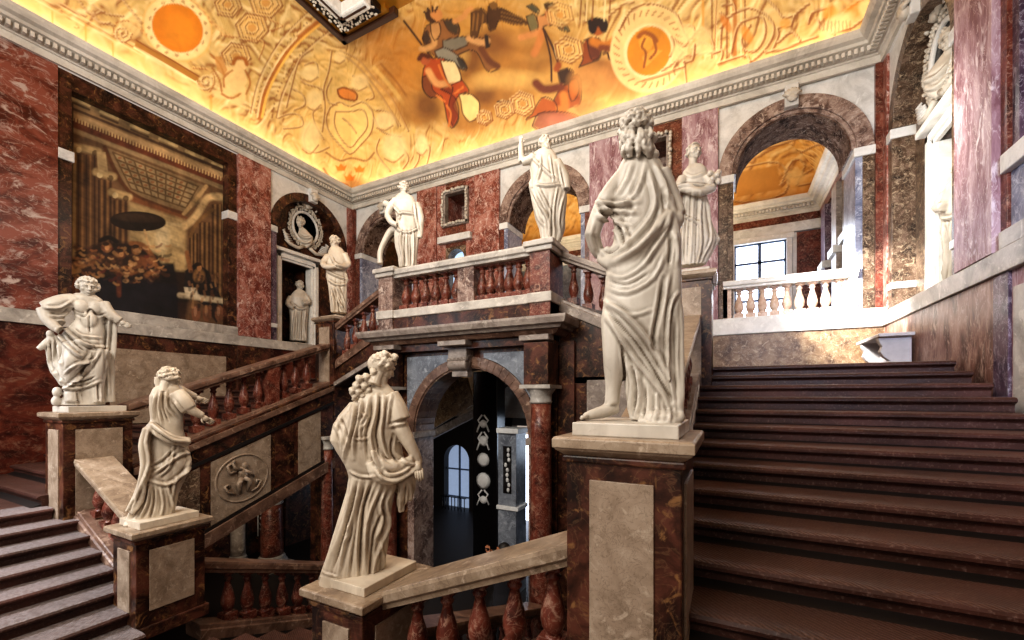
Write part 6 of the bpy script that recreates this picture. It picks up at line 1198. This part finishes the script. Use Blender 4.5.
def mirror_copy(root, label):
    """second figure on the opposite wall"""
    r = D.objects.new(root.name.split('.')[0], None); COL.objects.link(r); r['label'] = label; r['category'] = root['category']
    if root.get('group'): r['group'] = root['group']
    r.location = (2*XC-root.location.x, root.location.y, root.location.z)
    for c in root.children:
        m = c.data.copy(); o = D.objects.new(c.name.split('.')[0], m); COL.objects.link(o); o.parent = r; off = c.location
        n = len(m.vertices); co = np.empty(n*3); m.vertices.foreach_get('co', co); co = co.reshape(-1, 3); co[:, 0] = -(co[:, 0]+off.x); co[:, 1] += off.y; co[:, 2] += off.z; m.vertices.foreach_set('co', co.ravel()); m.flip_normals(); m.update()
        for md in c.modifiers:
            if md.type == 'BEVEL': b = o.modifiers.new('bevel', 'BEVEL'); b.width = md.width; b.segments = 2; b.limit_method = 'ANGLE'; b.angle_limit = md.angle_limit
    return r
mirror_copy(ns, 'white statue half hidden in the tall doorway of the right wall')
# ---- round frames with busts --------------------------------------------------------------
rc = Vector((XL-REC+.05, BC, 5.16))
rf = empty('roundel_frame', 'white carved garland frame round the bust over the left wall niche', 'frame', 'garland roundels of the side walls')
g = lambda u, z, d=0.: (XL-REC+.06+d, BC+u, 5.16+z)
mb = MB(); mb.tube([g(.43*math.cos(a), .47*math.sin(a)) for a in [i*2*math.pi/36 for i in range(36)]], .045, 8, True); mb.build('inner_ring', 'spandrel', rf)
mb = MB()
for i in range(240): a = i*2*math.pi/80+random.uniform(-.05, .05); rr = random.uniform(.50, .60); mb.ball(g(rr*math.cos(a), rr*1.06*math.sin(a), random.uniform(.0, .05)), (.035, .028, .035), 5, 4)
mb.build('leaf_garland', 'st_white', rf)
mb = MB(); mb.prism([(.44*math.cos(i*math.pi/16), .48*math.sin(i*math.pi/16)) for i in range(32)], lambda u, v, w: g(u, v, w), -.05, -.02); mb.build('dark_hollow', 'black', rf)
for sg in (-1, 1):
    mb = MB()
    for k in range(5): mb.tube([g(sg*(.44+.03*k), -.60+.05*k, .03), g(sg*(.58+.03*k), -.66+.06*k, .07), g(sg*(.70+.02*k), -.58+.06*k, .07), g(sg*(.66+.01*k), -.48+.05*k, .03)], [.02, .03, .03, .018], 6)
    mb.build('shell_scroll', 'spandrel', rf)
for sg in (-1, 1): mb = MB(); mb.tube([g(sg*.05, .62, .08), g(sg*.2, .74, .1), g(sg*.36, .68, .1), g(sg*.30, .58, .08)], [.05, .05, .04, .03], 8); mb.build('upper_scroll', 'st_white', rf); mb = MB(); mb.tube([g(sg*.1, -.60, .06), g(sg*.3, -.72, .08), g(sg*.55, -.68, .08), g(sg*.72, -.58, .06)], [.05, .055, .05, .03], 8); mb.build('lower_scroll', 'st_white', rf)
mb = MB(); mb.ball(g(0, .66, .1), (.06, .1, .1)); mb.build('crowning_shell', 'st_white', rf); recenter(rf, g(0, -.7))
S = Sculpt(XL-REC+.10, BC-.02, .016); bxp, byp = 304, 239
S.loft([(228, 299, 305), (231, 298, 308), (236, 296, 313), (241, 297, 313), (245, 300, 311), (248, 303, 308)], ratio=.6); S.tube([(301, 233, 0, 2.6), (300.5, 226, .02, 2.4)]); S.head(299.5, 222.5, .02, 6., face=15, tilt=5, hair=1.2, seed=71, cs=.024)
S.fold([(298, 234), (304, 238), (312, 237)], 1., 1.2); S.fold([(299, 240), (305, 243), (311, 241)], 1., 1.)
bu = S.build('marble_bust', 'white marble bust inside the round garland frame on the left wall', 'bust', 'st_white', 'busts of the side walls')
mirror_copy(rf, 'white carved garland frame high on the right wall beside the pink pilaster'); mirror_copy(bu, 'white bust in the round frame of the right wall, cut by the pink pilaster')
# bust in the left arch, carved shells on the keystones, right arch keystone ornament
S = Sculpt(*onY(379.5, 245, 11.2).xy, .018); S.loft([(240, 377, 383), (246, 376, 384), (256, 376, 384), (264, 377, 383)], ratio=.7); S.tube([(380, 242, 0, 2.), (380, 236, 0, 1.8)]); S.head(380, 233, 0, 4.2, face=-40, hair=1., seed=81, cs=.026)
S.build('marble_bust', 'small pale bust in the left arch of the back wall beside the balcony statue', 'bust', 'st_cream')
for c, lb in ((cl, 'left'), (cm, 'middle'), (cr, 'right')):
    t = empty('keystone_ornament', 'white carved shell on the keystone of the %s arch of the back wall' % lb, 'ornament', 'carved shells on the arches'); mb = MB()
    for k in range(7): a = math.radians(-60+20*k); mb.tube([fB(c, SPR+RA-.12, -.18), fB(c+.12*math.sin(a), SPR+RA-.12+.13*math.cos(a), -.22), fB(c+.17*math.sin(a), SPR+RA-.12+.19*math.cos(a), -.16)], [.03, .038, .025], 6)
    mb.ball(fB(c, SPR+RA-.1, -.18), (.1, .05, .1)); mb.build('shell', 'st_white', t); recenter(t, fB(c, SPR+RA-.2, -.15))
for fn_, lb in ((fL, 'left'), (fR, 'right')):
    t = empty('keystone_ornament', 'white carved shell on the keystone of the %s wall arch' % lb, 'ornament', 'carved shells on the arches'); mb = MB()
    for k in range(7): a = math.radians(-60+20*k); mb.tube([fn_(BC, SPR+RA-.12, -.15), fn_(BC+.12*math.sin(a), SPR+RA-.12+.13*math.cos(a), -.19), fn_(BC+.17*math.sin(a), SPR+RA-.12+.19*math.cos(a), -.13)], [.03, .038, .025], 6)
    mb.ball(fn_(BC, SPR+RA-.1, -.15), (.08, .1, .1)); mb.build('shell', 'st_white', t); recenter(t, fn_(BC, SPR+RA-.2, -.12))
# ---- visitor in the lower hall taking a picture ---------------------------------------------------
pv = onZ(503, 549, -2.56) if False else ray(502, 550)*6.75
S = Sculpt(pv.x, pv.y, .014); hx_, hy_ = 503, 551; q = S.sy
zt = ZH+.0; yb2 = HY-zt*q
S.loft([(hy_+.16*q, hx_-.10*q, hx_+.12*q), (hy_+.24*q, hx_-.19*q, hx_+.21*q), (hy_+.45*q, hx_-.17*q, hx_+.18*q), (hy_+.65*q, hx_-.15*q, hx_+.16*q), (hy_+.85*q, hx_-.17*q, hx_+.18*q)], ratio=.6)
for sg in (-1, 1): S.tube([(hx_+sg*.08*q, hy_+.85*q, 0, .09*q), (hx_+sg*.09*q, hy_+1.2*q, .02, .065*q), (hx_+sg*.09*q, hy_+1.52*q, 0, .05*q)]); S.tube([(hx_+sg*.09*q, hy_+1.54*q, 0, .045*q), (hx_+(sg*.09-.12)*q, hy_+1.56*q, .05, .035*q)])
S.tube([(hx_+.19*q, hy_+.26*q, 0, .055*q), (hx_+.16*q, hy_+.45*q, .08, .045*q), (hx_-.06*q, hy_+.30*q, .14, .035*q)])
S.tube([(hx_-.17*q, hy_+.26*q, 0, .055*q), (hx_-.28*q, hy_+.42*q, .05, .045*q), (hx_-.22*q, hy_+.12*q, .06, .034*q)])
pe = S.build('person', 'dark haired person in dark clothes raising a phone, head just above the nearest rail', 'person', 'cloth')
S2 = Sculpt(pv.x, pv.y, .012); S2.b.ball(tuple(S2.pt(hx_, hy_, 0)), (.02, .02, .02)); S2.head(hx_, hy_, 0, .125*q, face=-75, tilt=-14, hair=0., curls=0)
S2.hand(hx_-.22*q, hy_+.06*q, .06, -1, -4, .0, curl=.8)
h2 = S2.build('tmp', 'x', 'x', 'skin'); ch = h2.children[0]; off = h2.location-pe.location; ch.parent = pe; ch.location = ch.location+off; ch.name = 'head_and_hand'; D.objects.remove(h2)
mb = MB(); hc = S.pt(hx_, hy_, 0); mb.ball(tuple(hc+S.lat*.02+Vector((0, 0, .035))), (.105, .105, .10), 14, 10); h_ = mb.build('hair', 'hair', pe); h_.location = -pe.location
p_ = S.pt(hx_-.25*q, hy_-.0*q, .06); h_ = MB().box(p_.x-.045, p_.x+.035, p_.y-.01, p_.y+.0, p_.z-.03, p_.z+.05).build('phone', 'phone', pe, .004); h_.location = -pe.location
# ================================================================== camera and lights
cam = D.cameras.new('camera'); cam.sensor_width = 36; cam.lens = 36*FPX/1024; cam.shift_y = (HY-320)/1024; cam.clip_start = .05
co = D.objects.new('camera', cam); COL.objects.link(co); co.rotation_euler = (math.pi/2, 0, TH); SC.camera = co
def area(name, loc, target, size, energy, col, sy=None, spread=None):
    l = D.lights.new(name, 'AREA'); l.energy = energy; l.color = col; l.size = size
    if sy: l.shape = 'RECTANGLE'; l.size_y = sy
    if spread: l.spread = math.radians(spread)
    o = D.objects.new(name, l); COL.objects.link(o); o.location = loc; o.rotation_euler = (Vector(target)-Vector(loc)).to_track_quat('-Z', 'Y').to_euler(); return o
WARM = (1., .83, .56); COOL = (.80, .88, 1.); NEUT = (1., .91, .80)
# warm strips lying on the cornice
area('cornice_light_left', (XL+.22, 4.5, ZC+.56), (XL+.55, 4.5, ZC+2.), 11, 150, WARM, .12)
area('cornice_light_back', (XC, YB-.22, ZC+.56), (XC, YB-.55, ZC+2.), 13, 165, WARM, .12)
l = area('cornice_light_right', (XR-.22, 6, ZC+.56), (XR-.55, 6, ZC+2.), 8, 70, WARM, .12)
for n in ('cornice_light_left', 'cornice_light_right'):
    o = D.objects[n]; s = -1 if 'left' in n else 1
    o.rotation_euler = Matrix(((0, 1, 0), (1, 0, 0), (0, 0, -1))).transposed().to_euler()
o = D.objects['cornice_light_back']; o.rotation_euler = (math.pi, 0, 0)
SW = (1., .95, .90)
for n in ('cornice_light_left', 'cornice_light_back', 'cornice_light_right'): D.objects[n].data.color = SW; D.objects[n].data.energy *= .31
area('upper_wall_fill', (-3.5, -2.5, 5.6), (-4.3, 10, 4.0), 5, 540, (1., .96, .90), 2)  # added fill lamp that brightens the upper walls
area('ceiling_bounce', (XC, 3, 5.6), (XC, 5.5, 9), 5, 330, (1., .93, .80), 4)
area('day_from_behind', (-3.0, -5.0, 4.5), (-4.5, 6, .4), 5, 330, NEUT, 3)
area('day_from_left_front', (-10.5, -2.6, 2.2), (-7.5, 2.2, -2.0), 2.2, 150, COOL, 2.2)
area('left_steps_fill', (-8.6, -.9, 2.6), (-7.9, .9, -1.6), 1.4, 95, (.9, .93, 1.), 1.4, 70)  # added fill lamp above the left steps, brightens their treads
area('hall_glow', (-5.6, 9.8, -1.2), (-5.8, 10.5, -3), 1.5, 25, NEUT, 1.5)
area('day_right', (1.4, -.6, 2.2), (2.6, 5.4, 1.6), 1.0, 50, (.62, .72, 1.), 1.4, 60)
area('overhead_fill', (XC, 4.2, 5.2), (XC, 4.4, 0), 4, 170, NEUT, 3)  # added soft fill hung below the closed ceiling
area('gallery_day', (.95, 15.9, 3.6), (.8, 10, 2.2), 1.4, 140, COOL, 2.8)
area('gallery_warm', (-1., 13.6, 4.9), (-1., 13.8, 8), 3, 130, WARM, 3)
area('gallery_warm_mid', (-6., 13.6, 4.9), (-6., 13.8, 8), 4, 130, WARM, 3)
sp = D.lights.new('glare_spot', 'SPOT'); sp.energy = 3400; sp.spot_size = math.radians(40); sp.spot_blend = .6; sp.color = (1., .97, .92); sp.shadow_soft_size = .25  # added spot inside the room, makes the glare by the right arch
o = D.objects.new('glare_spot', sp); COL.objects.link(o); o.location = (-.2, 8.0, 3.3); o.rotation_euler = (Vector((2.45, 10.1, 1.55))-Vector(o.location)).to_track_quat('-Z', 'Y').to_euler()
area('niche_fill', (1.5, 7.7, 3.6), (3.2, 8.8, 2.7), .8, 60, (1., .97, .9), .8)  # added fill lamp that brightens the statue in the right wall
area('hall_day', (-2.2, 12.4, -1.4), (-2.6, 8.0, -3.0), 1.5, 40, (.7, .82, 1.), 1.5)
area('hall_fill', (-8.9, 4.9, -2.7), (-10.6, 6.8, -3.2), .8, 14, (1., .82, .62), 1)
w = D.worlds.new('world'); SC.world = w; w.use_nodes = True; w.node_tree.nodes['Background'].inputs[0].default_value = (.95, .80, .68, 1); w.node_tree.nodes['Background'].inputs[1].default_value = .5
SC.view_settings.view_transform = 'Standard'; SC.view_settings.look = 'Medium High Contrast'; SC.view_settings.exposure = -.08
# lift everything so the lower hall floor is at height zero
for o in list(SC.objects):
    if o.parent is None: o.location.z += ZO
